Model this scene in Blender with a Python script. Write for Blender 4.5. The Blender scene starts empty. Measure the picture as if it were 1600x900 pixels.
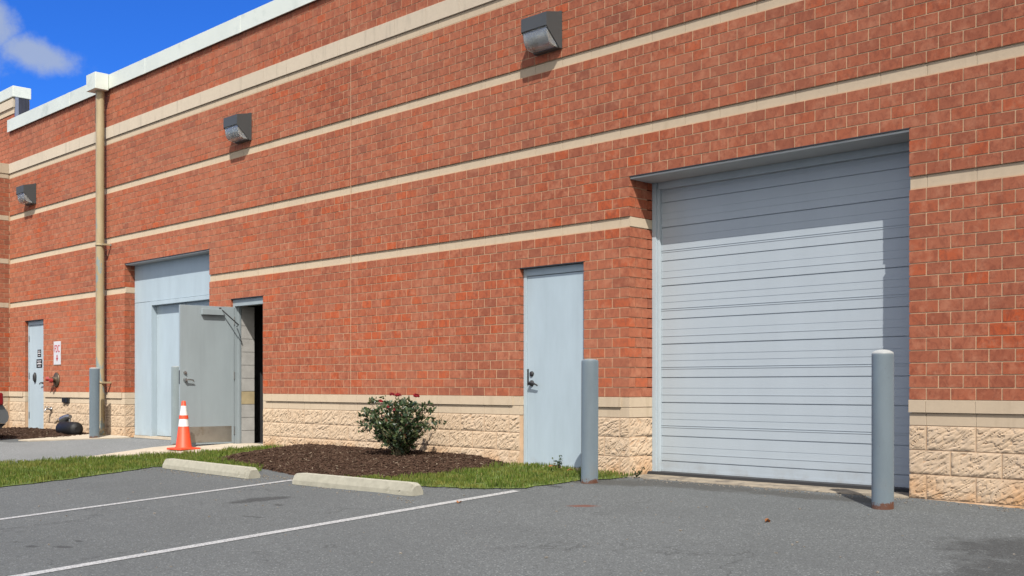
import bpy, bmesh, math, random
import numpy as np
from mathutils import Vector, Matrix, noise as mnoise
random.seed(7); RNG = np.random.default_rng(7)
S = bpy.context.scene
COL = S.collection

# ------------------------------------------------------------------ camera numbers (metres; wall face is y = 0, x runs along the wall)
F = 1730.0; TH = math.atan2(1710.0, F); HC = 0.89; D = 8.788
def G(u, d):
    """height of the lot at distance d in front of the wall"""
    return -.05*min(max(d, 0), 12) + float(np.interp(u, (-8.3,-7.2,-4.2,-3.3,3), (0,-.031,-.036,-.056,-.13)))

# ------------------------------------------------------------------ mesh helpers
class MB:
    def __init__(self): self.v = []; self.f = []; self.mi = []; self.cur = 0; self.sm = []
    def add(self, vs, fs, smooth=False):
        o = len(self.v); self.v.extend([tuple(p) for p in vs])
        for f in fs: self.f.append([i+o for i in f]); self.mi.append(self.cur); self.sm.append(smooth)
    def box(self, x0, x1, y0, y1, z0, z1, M=None):
        p = [(x0,y0,z0),(x1,y0,z0),(x1,y1,z0),(x0,y1,z0),(x0,y0,z1),(x1,y0,z1),(x1,y1,z1),(x0,y1,z1)]
        if M is not None: p = [M @ Vector(q) for q in p]
        self.add(p, [(0,3,2,1),(4,5,6,7),(0,1,5,4),(1,2,6,5),(2,3,7,6),(3,0,4,7)])
    def prism(self, prof, a0, a1, axis='x', smooth=False):
        """extrude a closed profile along an axis; prof = list of 2D points in the other two axes"""
        n = len(prof)
        def P(p, a):
            return (a, p[0], p[1]) if axis == 'x' else ((p[0], a, p[1]) if axis == 'y' else (p[0], p[1], a))
        vs = [P(p, a0) for p in prof] + [P(p, a1) for p in prof]
        fs = [(i, (i+1) % n, (i+1) % n + n, i+n) for i in range(n)]
        self.add(vs, fs, smooth)
        self.add(vs, [tuple(range(n-1, -1, -1)), tuple(range(n, 2*n))])
    def tube(self, pts, rad, n=12, cap=True):
        pts = [Vector(p) for p in pts]
        if not isinstance(rad, (list, tuple)): rad = [rad]*len(pts)
        vs = []; up = None
        for i, p in enumerate(pts):
            t = (pts[min(i+1, len(pts)-1)] - pts[max(i-1, 0)]).normalized()
            if up is None: up = Vector((0, 0, 1)) if abs(t.z) < .9 else Vector((1, 0, 0))
            a = t.cross(up).normalized(); b = a.cross(t).normalized(); up = b
            for k in range(n):
                w = 2*math.pi*k/n; vs.append(p + (a*math.cos(w) + b*math.sin(w))*rad[i])
        fs = []
        for i in range(len(pts)-1):
            for k in range(n):
                fs.append((i*n+k, i*n+(k+1) % n, (i+1)*n+(k+1) % n, (i+1)*n+k))
        self.add(vs, fs, True)
        if cap: self.add(vs, [tuple(range(n-1, -1, -1)), tuple(range((len(pts)-1)*n, len(pts)*n))])
    def lathe(self, prof, n=32, cx=0, cy=0, cz=0, M=None, smooth=True):
        vs = []
        for r, z in prof:
            for k in range(n):
                w = 2*math.pi*k/n; q = Vector((cx+r*math.cos(w), cy+r*math.sin(w), cz+z)); vs.append(M @ q if M is not None else q)
        fs = [(i*n+k, i*n+(k+1) % n, (i+1)*n+(k+1) % n, (i+1)*n+k) for i in range(len(prof)-1) for k in range(n)]
        self.add(vs, fs, smooth)
        self.add(vs, [tuple(range(n-1, -1, -1)), tuple(range((len(prof)-1)*n, len(prof)*n))])
    def build(self, name, mat, parent=None, bevel=0, origin=None, segs=2, weld=False):
        me = bpy.data.meshes.new(name)
        vs = self.v
        if origin is not None: vs = [(p[0]-origin[0], p[1]-origin[1], p[2]-origin[2]) for p in vs]
        me.from_pydata(vs, [], self.f)
        mats = mat if isinstance(mat, (list, tuple)) else [mat]
        for m in mats: me.materials.append(m)
        me.polygons.foreach_set('material_index', self.mi)
        me.polygons.foreach_set('use_smooth', self.sm)
        me.update()
        if weld:
            bm = bmesh.new(); bm.from_mesh(me); bmesh.ops.remove_doubles(bm, verts=bm.verts, dist=1e-5); bmesh.ops.recalc_face_normals(bm, faces=bm.faces); bm.to_mesh(me); bm.free()
        o = bpy.data.objects.new(name, me); COL.objects.link(o)
        if origin is not None: o.location = origin
        if parent is not None: o.parent = parent
        if bevel:
            b = o.modifiers.new('bevel', 'BEVEL'); b.width = bevel; b.segments = segs; b.limit_method = 'ANGLE'; b.angle_limit = math.radians(40)
        return o
def tag(o, label=None, cat=None, group=None, kind=None):
    if label: o['label'] = label
    if cat: o['category'] = cat
    if group: o['group'] = group
    if kind: o['kind'] = kind
    return o
def empty(name, loc, rz=0):
    o = bpy.data.objects.new(name, None); o.empty_display_size = .2; COL.objects.link(o); o.location = loc; o.rotation_euler = (0, 0, rz); return o
def copy_tree(o, parent=None):
    c = o.copy(); COL.objects.link(c)
    if parent is not None: c.parent = parent
    for ch in list(o.children): copy_tree(ch, c)
    return c

# ------------------------------------------------------------------ material helpers
class NT:
    def __init__(self, name):
        self.m = bpy.data.materials.new(name); self.m.use_nodes = True; self.t = self.m.node_tree
        self.b = self.t.nodes['Principled BSDF']
    def n(self, kind, **kw):
        nd = self.t.nodes.new(kind)
        for k, v in kw.items():
            if isinstance(v, dict) or k == 'ins': continue
            setattr(nd, k, v)
        for k, v in kw.get('ins', {}).items():
            if isinstance(v, bpy.types.NodeSocket): self.t.links.new(v, nd.inputs[k])
            else: nd.inputs[k].default_value = v
        return nd
    def link(self, a, b): self.t.links.new(a, b)
    def pos(self): return self.n('ShaderNodeNewGeometry').outputs['Position']
    def obj(self): return self.n('ShaderNodeTexCoord').outputs['Object']
    def mapping(self, v, scale=(1,1,1), rot=(0,0,0), loc=(0,0,0)):
        return self.n('ShaderNodeMapping', ins={'Vector': v, 'Scale': scale, 'Rotation': rot, 'Location': loc}).outputs[0]
    def noise(self, v, scale, detail=4, rough=.55, dist=0):
        return self.n('ShaderNodeTexNoise', ins={'Vector': v, 'Scale': scale, 'Detail': detail, 'Roughness': rough, 'Distortion': dist}).outputs['Fac']
    def ramp(self, f, stops, interp='LINEAR'):
        r = self.n('ShaderNodeValToRGB', ins={'Fac': f}); cr = r.color_ramp; cr.interpolation = interp
        while len(cr.elements) < len(stops): cr.elements.new(.5)
        for e, (p, c) in zip(cr.elements, stops):
            e.position = p; e.color = (*c, 1) if isinstance(c, (tuple, list)) else (c, c, c, 1)
        return r.outputs['Color']
    def mix(self, f, a, b, mode='MIX'):
        nd = self.n('ShaderNodeMix', data_type='RGBA', blend_type=mode)
        for s, v in ((0, f), (6, a), (7, b)):
            if isinstance(v, bpy.types.NodeSocket): self.link(v, nd.inputs[s])
            elif s == 0: nd.inputs[0].default_value = v
            else: nd.inputs[s].default_value = (*v, 1)
        return nd.outputs[2]
    def math(self, op, a, b=0, c=None, clamp=False):
        nd = self.n('ShaderNodeMath', operation=op, use_clamp=clamp)
        for i, v in enumerate((a, b) if c is None else (a, b, c)):
            if isinstance(v, bpy.types.NodeSocket): self.link(v, nd.inputs[i])
            else: nd.inputs[i].default_value = v
        return nd.outputs[0]
    def base(self, c):
        if isinstance(c, bpy.types.NodeSocket): self.link(c, self.b.inputs['Base Color'])
        else: self.b.inputs['Base Color'].default_value = (*c, 1)
    def bump(self, h, strength=.3, dist=.01):
        nd = self.n('ShaderNodeBump', ins={'Height': h, 'Strength': strength, 'Distance': dist}); self.link(nd.outputs[0], self.b.inputs['Normal'])
    def set(self, **kw):
        for k, v in kw.items():
            k = k.replace('_', ' ')
            if isinstance(v, bpy.types.NodeSocket): self.link(v, self.b.inputs[k])
            else: self.b.inputs[k].default_value = v
        return self
def simple(name, c, rough=.6, var=.12, scale=6, metal=0, bump=0, space='pos', spec=.5, dirt=None, dirtscale=3, dirtlo=.55, dirthi=.75):
    t = NT(name); v = t.pos() if space == 'pos' else t.obj()
    n1 = t.noise(v, scale, 5, .6)
    lo = tuple(x*(1-var) for x in c); hi = tuple(min(1, x*(1+var)) for x in c)
    col = t.ramp(n1, [(.3, lo), (.7, hi)])
    if dirt is not None:
        f = t.ramp(t.noise(v, dirtscale, 6, .7), [(dirtlo, 0.0), (dirthi, 1.0)])
        col = t.mix(f, col, dirt)
    t.base(col); t.set(Roughness=rough, Metallic=metal, Specular_IOR_Level=spec, Diffuse_Roughness=1.0 if rough > .8 else 0.0)
    if bump: t.bump(t.noise(v, scale*12, 3), bump, .004)
    return t.m

M = {}
# brick: each unit gets its own tone
def brick_mat():
    t = NT('brick'); g = t.n('ShaderNodeNewGeometry'); r = g.outputs['Random Per Island']; v = g.outputs['Position']
    batch = t.noise(t.mapping(v, (.55,1,1.0)), .9, 4, .6)
    hz = t.n('ShaderNodeSeparateXYZ', ins={0: v}).outputs['Z']
    lo = t.ramp(t.math('MULTIPLY', hz, .2), [(.40, .10), (.56, 0.0)])     # the courses below the first band lean to redder tones
    pick = t.math('ADD', t.math('ADD', t.math('MULTIPLY', r, .88), t.math('MULTIPLY_ADD', batch, 1.1, -.50)), lo, clamp=True)
    tone = t.ramp(pick, [(0, (.255,.086,.052)), (.12, (.305,.094,.051)), (.30, (.35,.110,.059)), (.55, (.375,.122,.066)), (.74, (.37,.106,.052)), (.90, (.39,.096,.041)), (1, (.44,.090,.030))])
    off = t.n('ShaderNodeVectorMath', operation='ADD', ins={0: v, 1: t.n('ShaderNodeCombineXYZ', ins={'X': t.math('MULTIPLY', r, 37), 'Y': t.math('MULTIPLY', r, 11), 'Z': t.math('MULTIPLY', r, 53)}).outputs[0]}).outputs[0]
    n1 = t.noise(t.mapping(off, (1.25,1,.8)), 17, 6, .72, .6)
    c = t.mix(t.ramp(n1, [(.38, 1.0), (.54, 0.0)]), tone, t.mix(.66, tone, (.20,.052,.030)))
    c = t.mix(t.ramp(t.noise(off, 9, 4, .7), [(.50, 0.0), (.70, .55)]), c, (.50,.225,.135))
    sp = t.noise(off, 75, 3, .6)
    c = t.mix(t.ramp(sp, [(.64, 0.0), (.74, .6)]), c, (.13,.040,.026))
    # broad weathering
    big = t.noise(t.mapping(v, (.35,1,.6)), 1.0, 4, .6)
    c = t.mix(t.ramp(big, [(.38, 0.0), (.72, .30)]), c, (.46,.205,.125))
    t.base(c); t.set(Roughness=.85, Specular_IOR_Level=.25, Diffuse_Roughness=1.0); t.bump(t.noise(off, 90, 4, .7), .35, .003)
    return t.m
M['brick'] = brick_mat()
M['mortar'] = simple('mortar', (.56,.39,.255), .9, .12, 9, bump=.3, spec=.2)
def stone_mat(name, c, stain=(.30,.22,.13), streak=.35):
    t = NT(name); g = t.n('ShaderNodeNewGeometry'); v = g.outputs['Position']; r = g.outputs['Random Per Island']
    col = t.mix(t.math('MULTIPLY', r, .35), c, tuple(x*.84 for x in c))
    n1 = t.noise(v, 22, 5, .65); col = t.mix(t.ramp(n1, [(.35, .30), (.62, 0.0)]), col, tuple(x*.8 for x in c))
    st = t.noise(t.mapping(v, (6,6,.7)), 1.3, 6, .65)
    col = t.mix(t.ramp(st, [(.55, 0.0), (.8, streak)]), col, stain)
    col = t.mix(t.ramp(t.noise(v, 160, 2), [(.66, 0.0), (.74, .4)]), col, tuple(x*.5 for x in c))
    t.base(col); t.set(Diffuse_Roughness=1.0, Roughness=.85, Specular_IOR_Level=.25); t.bump(t.noise(v, 130, 4, .7), .3, .003)
    return t.m
M['stone'] = stone_mat('cast_stone', (.565,.46,.34))
M['stone_top'] = stone_mat('cornice_stone', (.58,.50,.40), (.22,.20,.16), .6)
def block_mat():
    t = NT('split_face_block'); g = t.n('ShaderNodeNewGeometry'); v = g.outputs['Position']; r = g.outputs['Random Per Island']
    col = t.ramp(r, [(0, (.55,.43,.315)), (.5, (.585,.46,.335)), (1, (.565,.435,.31))])
    n = t.noise(v, 18, 6, .7); col = t.mix(t.ramp(n, [(.38, .35), (.58, 0.0)]), col, (.53,.39,.255))
    z = t.n('ShaderNodeSeparateXYZ', ins={0: v}).outputs['Z']
    low = t.math('MULTIPLY', t.ramp(z, [(.0, 1.0), (.20, 0.0)]), t.ramp(t.noise(v, 2.2, 5, .6), [(.42, 0.0), (.62, .75)]))
    col = t.mix(low, col, (.52,.27,.10))
    t.base(col); t.set(Diffuse_Roughness=1.0, Roughness=.9, Specular_IOR_Level=.2); t.bump(t.noise(v, 110, 5, .75), .5, .004)
    return t.m
M['block'] = block_mat()
M['coping'] = simple('coping_metal', (.66,.70,.63), .5, .05, 1.5, spec=.4, dirt=(.50,.55,.49), dirtscale=2.5)
def paint(name, c, rough=.45, rust=False, var=.06, scr=(.7,.8), streak=.16):
    t = NT(name); v = t.pos()
    n1 = t.noise(t.mapping(v, (2,2,.6)), 2, 5, .6)
    col = t.ramp(n1, [(.3, tuple(x*(1-var) for x in c)), (.7, tuple(min(1, x*(1+var)) for x in c))])
    col = t.mix(t.ramp(t.noise(v, 38, 4, .7), [(scr[0], 0.0), (scr[1], .5)]), col, tuple(x*.55 for x in c))
    if rust:
        z = t.n('ShaderNodeSeparateXYZ', ins={0: t.obj()}).outputs['Z']
        f = t.math('ADD', z, t.math('MULTIPLY', t.math('SUBTRACT', t.noise(v, 14, 5, .75), .45), .22))
        col = t.mix(t.ramp(f, [(.034, .95), (.050, 0.0)]), col, (.12,.045,.022))
        col = t.mix(t.ramp(t.noise(v, 55, 3, .7), [(.70, 0.0), (.735, .9)]), col, (.07,.05,.05))
        col = t.mix(t.ramp(t.noise(t.mapping(v, (3,3,1.1)), 5, 5, .7), [(.62, 0.0), (.75, .5)]), col, tuple(min(1, x*1.35) for x in c))
    if rust:
        col = t.mix(t.ramp(t.math('MULTIPLY', z, .5), [(.604, 0.0), (.608, .75)]), col, (.50,.50,.48))
    st = t.ramp(t.noise(t.mapping(v, (9,9,.35)), 1.6, 5, .6), [(.52, 0.0), (.80, streak)]); col = t.mix(st, col, tuple(x*.62 for x in c))
    zz = t.n('ShaderNodeSeparateXYZ', ins={0: v}).outputs['Z']
    gr = t.math('MULTIPLY', t.ramp(zz, [(.02, .7), (.18, 0.0)]), t.ramp(t.noise(v, 5, 5, .7), [(.45, 0.0), (.72, .5)])); col = t.mix(gr, col, (.25,.21,.16))
    t.base(col); t.set(Roughness=rough, Specular_IOR_Level=.45, Diffuse_Roughness=.6); t.bump(t.noise(v, 30, 4, .6), .06, .004)
    return t.m
M['door_blue'] = paint('blue_grey_paint', (.40,.48,.53), .5)
M['door_grey'] = paint('grey_paint', (.30,.345,.365), .5)
M['roll'] = paint('roll_door_paint', (.42,.47,.51), .42, var=.025, scr=(.74,.85), streak=.04)
M['rail'] = paint('rail_paint', (.44,.50,.54), .45)
M['soffit'] = paint('soffit_paint', (.46,.48,.47), .6)
M['bollard'] = paint('bollard_paint', (.155,.195,.225), .5, rust=True, var=.12)
M['bollard_pale'] = paint('bollard_worn_paint', (.27,.32,.33), .5, rust=True, var=.14)
M['steel'] = simple('steel', (.42,.42,.41), .35, .1, 20, metal=.9)
M['kick'] = simple('kick_steel', (.44,.41,.36), .38, .18, 3, metal=.75, dirt=(.30,.22,.14), dirtscale=5)
M['dark_steel'] = simple('dark_steel', (.03,.03,.032), .6, .15, 8)
M['bronze'] = paint('bronze_housing', (.072,.076,.077), .55)
M['bronze_l'] = M['bronze']
M['rubber'] = simple('black_plastic', (.010,.010,.011), .6, .2, 5)
M['sillc'] = simple('sill_concrete', (.26,.22,.165), .9, .15, 8, bump=.4, dirt=(.10,.085,.07), dirtscale=5, dirtlo=.45, dirthi=.65)
M['concrete'] = simple('concrete', (.44,.38,.30), .9, .12, 8, bump=.4, dirt=(.33,.28,.22), dirtscale=4, spec=.2)
M['stopc'] = simple('wheel_stop_concrete', (.35,.335,.275), .9, .12, 14, bump=.5, dirt=(.22,.20,.16), dirtscale=7, dirtlo=.60, dirthi=.78, spec=.2)
def patch(t, P, spots, strength=1.0):
    """a mask that is 1 inside ragged ellipses lying on the ground: (u, d, ru, rd, angle)"""
    out = None
    nz = t.math('MULTIPLY', t.math('SUBTRACT', t.noise(P, 7, 5, .7), .5), 1.5)
    for (u, d, ru, rd, a) in spots:
        q = t.n('ShaderNodeMapping', vector_type='TEXTURE', ins={'Vector': P, 'Location': (u, -d, 0), 'Rotation': (0, 0, a), 'Scale': (ru, rd, 1000)}).outputs[0]
        L = t.n('ShaderNodeVectorMath', operation='LENGTH', ins={0: q}).outputs['Value']
        m = t.ramp(t.math('ADD', L, nz), [(.55, 1.0), (1.0, 0.0)])
        out = m if out is None else t.math('MAXIMUM', out, m)
    return t.math('MULTIPLY', out, strength)
def asphalt_mat(name, c, warm=1.0, lot=True):
    t = NT(name); P = t.pos()
    fine = t.noise(P, 85, 4, .85); agg = t.n('ShaderNodeTexVoronoi', ins={'Vector': P, 'Scale': 74}); 
    d1 = agg.outputs['Distance']; rc = t.n('ShaderNodeSeparateColor', ins={0: agg.outputs['Color']}).outputs[0]
    col = t.ramp(fine, [(.3, tuple(x*.56 for x in c)), (.7, tuple(x*1.44 for x in c))])
    col = t.mix(t.math('MULTIPLY', t.ramp(rc, [(.74, 0.0), (.97, .8)]), t.ramp(d1, [(.25, 1.0), (.55, 0.0)])), col, tuple(min(1, x*2.6) for x in c))
    col = t.mix(t.math('MULTIPLY', t.ramp(rc, [(.05, .8), (.25, 0.0)]), t.ramp(d1, [(.3, 1.0), (.6, 0.0)])), col, tuple(x*.42 for x in c))
    wear = t.noise(t.mapping(P, (.5,.9,1)), 1.1, 6, .62)
    col = t.mix(t.ramp(wear, [(.35, .30), (.62, 0.0)]), col, tuple(x*.70 for x in c))
    if lot:
        dark = patch(t, P, [(-8.93,3.28,.36,.15,1.33),(-8.45,3.35,.10,.05,-.3),(-8.08,3.85,.13,.025,.3),(-8.22,5.60,.07,.05,.3),(-8.02,5.45,.10,.045,.4),(-8.30,5.85,.06,.05,0),(-8.14,5.28,.06,.03,0),
                            (-7.30,1.0,.12,.05,0),(-8.95,3.25,.30,.16,1.33),(-8.88,3.12,.22,.13,1.33),(-2.6,1.6,.7,.5,.2),(-2.35,2.3,.6,.7,.3)], .55)
        col = t.mix(dark, col, (.022,.022,.022))
        damp = patch(t, P, [(-6.2,.28,1.2,.26,0),(-4.9,.33,.9,.2,0),(-6.9,.45,.8,.25,.2)], .55)
        col = t.mix(damp, col, (.042,.038,.032))
        rust = patch(t, P, [(-6.22,1.80,.16,.07,.5)], .75); col = t.mix(rust, col, (.13,.042,.024))
    crk = t.n('ShaderNodeTexVoronoi', feature='DISTANCE_TO_EDGE', ins={'Vector': t.n('ShaderNodeVectorMath', operation='ADD', ins={0: P, 1: t.n('ShaderNodeVectorMath', operation='SCALE', ins={0: t.n('ShaderNodeTexNoise', ins={'Vector': P, 'Scale': 2.2, 'Detail': 5.0}).outputs['Color'], 3: .8}).outputs[0]}).outputs[0], 'Scale': .42}).outputs['Distance']
    cm = t.math('MULTIPLY', t.ramp(crk, [(.0, 1.0), (.006, 0.0)]), t.ramp(t.noise(P, .8, 3), [(.54, 0.0), (.64, .4)]))
    col = t.mix(cm, col, (.02,.02,.02))
    t.base(col); t.set(Diffuse_Roughness=1.0, Roughness=.88, Specular_IOR_Level=.3)
    t.bump(t.math('ADD', fine, t.math('MULTIPLY', d1, .8)), .55, .006)
    return t.m
M['asphalt'] = asphalt_mat('asphalt', (.102,.108,.109))
M['drive'] = asphalt_mat('driveway_asphalt', (.185,.19,.19), lot=False)
def line_mat():
    t = NT('line_paint'); P = t.pos()
    w = t.ramp(t.noise(P, 60, 5, .75), [(.40, .85), (.60, 0.0)])
    c = t.mix(w, (.60,.60,.57), (.22,.22,.22)); t.base(c); t.set(Roughness=.8)
    t.bump(t.noise(P, 95, 3, .75), .4, .005); return t.m
M['line'] = line_mat()
M['gritm'] = simple('grit', (.19,.17,.145), .95, .5, 60)
def grass_mat():
    t = NT('grass'); r = t.n('ShaderNodeNewGeometry').outputs['Random Per Island']
    c = t.ramp(r, [(0, (.075,.125,.014)), (.5, (.125,.185,.024)), (.85, (.18,.23,.04)), (1, (.28,.24,.09))])
    pz = t.noise(t.pos(), 2.6, 4, .6); c = t.mix(t.ramp(pz, [(.46, 0.0), (.66, .75)]), c, (.26,.24,.06)); c = t.mix(t.ramp(t.noise(t.pos(), 5, 3, .6), [(.36, .6), (.5, 0.0)]), c, (.06,.11,.018))
    t.base(c); t.set(Roughness=.6, Specular_IOR_Level=.25)
    tr = t.n('ShaderNodeBsdfTranslucent', ins={'Color': c}); mx = t.n('ShaderNodeMixShader', ins={0: .3})
    t.link(t.b.outputs[0], mx.inputs[1]); t.link(tr.outputs[0], mx.inputs[2]); t.link(mx.outputs[0], t.t.nodes['Material Output'].inputs[0]); return t.m
M['grass'] = grass_mat()
M['soil'] = simple('lawn_soil', (.10,.135,.03), .95, .4, 25)
def mulch_mat():
    t = NT('mulch'); g = t.n('ShaderNodeNewGeometry'); r = g.outputs['Random Per Island']; v = g.outputs['Position']
    c = t.ramp(r, [(0, (.045,.027,.018)), (.5, (.088,.050,.034)), (.86, (.120,.074,.050)), (.975, (.19,.135,.095)), (1, (.42,.34,.25))])
    c = t.mix(t.ramp(t.noise(v, 45, 5, .7), [(.35, .5), (.6, 0.0)]), c, (.035,.019,.013))
    t.base(c); t.set(Roughness=.95, Specular_IOR_Level=.15, Diffuse_Roughness=1.0); t.bump(t.noise(v, 60, 4, .8), .8, .02); return t.m
M['mulch'] = mulch_mat()
def leaf_mat(name, stops, tr=.25, rough=.35):
    t = NT(name); r = t.n('ShaderNodeNewGeometry').outputs['Random Per Island']; c = t.ramp(r, stops)
    t.base(c); t.set(Roughness=rough, Specular_IOR_Level=.5)
    b = t.n('ShaderNodeBsdfTranslucent', ins={'Color': c}); mx = t.n('ShaderNodeMixShader', ins={0: tr})
    t.link(t.b.outputs[0], mx.inputs[1]); t.link(b.outputs[0], mx.inputs[2]); t.link(mx.outputs[0], t.t.nodes['Material Output'].inputs[0]); return t.m
M['leaf'] = leaf_mat('rose_leaf', [(0,(.016,.034,.013)),(.45,(.042,.074,.026)),(.78,(.085,.115,.042)),(.95,(.11,.10,.045)),(1,(.14,.05,.03))], .2)
M['petal'] = leaf_mat('rose_petal', [(0,(.24,.012,.018)),(.6,(.38,.025,.035)),(1,(.26,.06,.08))], .25, .5)
M['stem'] = simple('rose_stem', (.09,.075,.035), .7, .3, 20)
M['dryleaf'] = leaf_mat('dry_leaf', [(0,(.30,.10,.03)),(1,(.42,.17,.05))], .2, .7)
def pipe_mat():
    t = NT('downspout_paint'); v = t.pos()
    c = t.ramp(t.noise(t.mapping(v, (3,3,.8)), 3, 5), [(.3, (.34,.265,.15)), (.7, (.42,.335,.20))])
    z = t.n('ShaderNodeSeparateXYZ', ins={0: v}).outputs['Z']
    peel = t.math('MULTIPLY', t.ramp(t.noise(t.mapping(v, (1.5,1.5,.5)), 6, 4, .6), [(.56, 0.0), (.59, .9)]), t.ramp(t.math('MULTIPLY', z, .2), [(.0, 1.0), (.70, 1.0), (.84, 0.0)]))
    c = t.mix(peel, c, (.22,.28,.28)); t.base(c); t.set(Roughness=.5); return t.m
M['pipe'] = pipe_mat()
M['white'] = simple('sign_white', (.72,.70,.70), .5, .04, 30)
M['red'] = simple('red_paint', (.55,.035,.03), .45, .1, 20)
M['red_enamel'] = simple('valve_red', (.33,.035,.03), .5, .15, 20)
M['brass'] = simple('old_brass', (.16,.12,.08), .45, .25, 30, metal=.6)
M['cone_o'] = simple('cone_orange', (.82,.085,.030), .5, .06, 12, space='obj', dirt=(.55,.07,.03), dirtscale=9)
M['cone_w'] = simple('cone_white', (.80,.79,.78), .4, .04, 12, space='obj')
M['cmu'] = simple('painted_block', (.40,.39,.37), .9, .12, 7, bump=.4)
M['cmu_tan'] = simple('bare_block', (.42,.34,.20), .9, .12, 7, bump=.4)
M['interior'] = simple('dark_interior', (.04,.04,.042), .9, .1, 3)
M['roofm'] = simple('roof_membrane', (.25,.25,.25), .9, .1, 2)
M['corr'] = simple('dark_cladding', (.035,.037,.05), .5, .15, 4)
def glass_mat():
    t = NT('lamp_lens'); t.base((.78,.80,.78)); t.set(Roughness=.12, Transmission_Weight=.78, IOR=1.45, Specular_IOR_Level=.6)
    v = t.obj(); w = t.n('ShaderNodeTexWave', ins={'Vector': v, 'Scale': 14.0, 'Distortion': 0.0}).outputs['Fac']; t.bump(w, .22, .004); return t.m
M['lens'] = glass_mat()
M['reflector'] = simple('lamp_reflector', (.42,.42,.40), .38, .1, 12, metal=.8, space='obj')
def carpaint():
    t = NT('car_paint'); t.base((.20,.205,.21)); t.set(Roughness=.28, Metallic=.55, Coat_Weight=.6, Coat_Roughness=.08); return t.m
M['car'] = carpaint()
M['carglass'] = simple('car_glass', (.012,.014,.016), .06, .02, 2)
M['tyre'] = simple('tyre_rubber', (.018,.018,.018), .8, .2, 20)
M['taillight'] = simple('tail_lamp_red', (.20,.010,.012), .12, .05, 20)
M['headlight'] = simple('head_lamp_clear', (.55,.57,.58), .1, .05, 20)

# ------------------------------------------------------------------ ground
us = [-90,-40,-30,-24,-18,-12,-8.3,-7.75,-7.2,-5.5,-4.2,-3.3,0,3,30,70]; ds = [-.02,0,1,2,3,4,6,9,12,30,110]
mb = MB(); vs = [(u, -d, G(u, d)-(.0 if d > -.2 else 0)) for d in ds for u in us]; n = len(us)
mb.add(vs, [(j*n+i, (j+1)*n+i, (j+1)*n+i+1, j*n+i+1) for j in range(len(ds)-1) for i in range(n-1)])
tag(mb.build('ground', M['asphalt']), kind='structure')
def clip_sheet(name, poly, mat, lift, thick=0, kind='structure', res=.5):
    """polygon (u, d) laid on the lot"""
    bm = bmesh.new(); f = bm.faces.new([bm.verts.new((u, -d, 0)) for u, d in poly]); bmesh.ops.recalc_face_normals(bm, faces=bm.faces)
    if bm.faces[:][0].normal.z < 0: bmesh.ops.reverse_faces(bm, faces=bm.faces)
    for ax in (0, 1):
        lo = min(v.co[ax] for v in bm.verts); hi = max(v.co[ax] for v in bm.verts); q = math.floor(lo/res)*res+res
        while q < hi:
            no = Vector((1,0,0)) if ax == 0 else Vector((0,1,0)); co = no*q
            bmesh.ops.bisect_plane(bm, geom=bm.verts[:]+bm.edges[:]+bm.faces[:], plane_co=co, plane_no=no); q += res
    bmesh.ops.triangulate(bm, faces=bm.faces[:])
    if thick:
        ret = bmesh.ops.extrude_face_region(bm, geom=bm.faces[:]); 
        for v in [e for e in ret['geom'] if isinstance(e, bmesh.types.BMVert)]: v.co.z += 1
    for v in bm.verts:
        top = v.co.z > .5 if thick else True
        v.co.z = G(v.co.x, -v.co.y) + (lift if top else lift-thick)
    bmesh.ops.recalc_face_normals(bm, faces=bm.faces)
    if not name:
        bm.verts.index_update(); r = [v.co.copy() for v in bm.verts], [[v.index for v in f.verts] for f in bm.faces]; bm.free(); return r
    me = bpy.data.meshes.new(name); bm.to_mesh(me); bm.free(); me.materials.append(mat)
    o = bpy.data.objects.new(name, me); COL.objects.link(o); o['kind'] = kind; return o
clip_sheet('driveway', [(-40,1.75),(-19.4,1.62),(-18.8,.86),(-18.0,.14),(-15.55,.02),(-15.45,.5),(-14.8,2.3),(-15.3,3.15),(-16.5,3.7),(-40,4.6)], M['drive'], .006)
clip_sheet('pavement', [(-15.62,.03),(-13.95,.03),(-13.95,.42),(-14.02,.95),(-14.35,1.35),(-14.62,2.05),(-14.98,2.3),(-15.55,1.0)], M['concrete'], .022, .05)
clip_sheet('pavement', [(-19.75,.02),(-18.5,.02),(-18.05,.12),(-18.75,.78),(-19.35,1.3),(-19.75,1.35)], M['concrete'], .02, .05)
clip_sheet('pavement', [(-23.1,.02),(-21.95,.02),(-21.95,.28),(-23.1,.28)], M['concrete'], .035, .06)
for a, b, w in (((-7.37,1.44),(-7.20,9.3),.095), ((-9.98,2.18),(-9.80,7.5),.095), ((-19.0,1.95),(-18.9,3.1),.10)):
    lift = .004 if a[0] > -15 else .010
    clip_sheet('parking_line', [(a[0]-w/2, a[1]),(a[0]+w/2, a[1]),(b[0]+w/2, b[1]),(b[0]-w/2, b[1])], M['line'], lift)

# ------------------------------------------------------------------ building
BLD = tag(empty('brick_building', (0, 0, 0)), 'long red brick industrial building with cream stone bands and grey doors', 'building')
UL, UR = -23.81, 8.0; ZT = 6.20
OPEN = {'roll': (-7.19,-4.21,3.03,.42), 'door': (-8.77,-7.81,2.212,.10), 'freight': (-18.52,-15.61,3.03,.19), 'open': (-14.97,-14.07,2.212,.14), 'far': (-22.98,-22.05,2.212,.10)}
Z = dict(l0=.565, l1=.670, l2=.777, b1=2.52, b1t=2.623, b2=3.437, b2t=3.54, b3=4.338, b3t=4.44, c0=5.212, c1=5.312, c2=5.52)
ZONES = [(-.45,.565,'base'),(.565,.670,'smooth'),(.670,.777,'ledge'),(.777,2.52,'brick'),(2.52,2.623,'band'),(2.623,3.437,'brick'),(3.437,3.54,'band'),(3.54,4.338,'brick'),(4.338,4.44,'band'),(4.44,5.212,'brick'),(5.212,5.312,'band'),(5.312,5.52,'cornice'),(5.52,ZT,'brick')]
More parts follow.
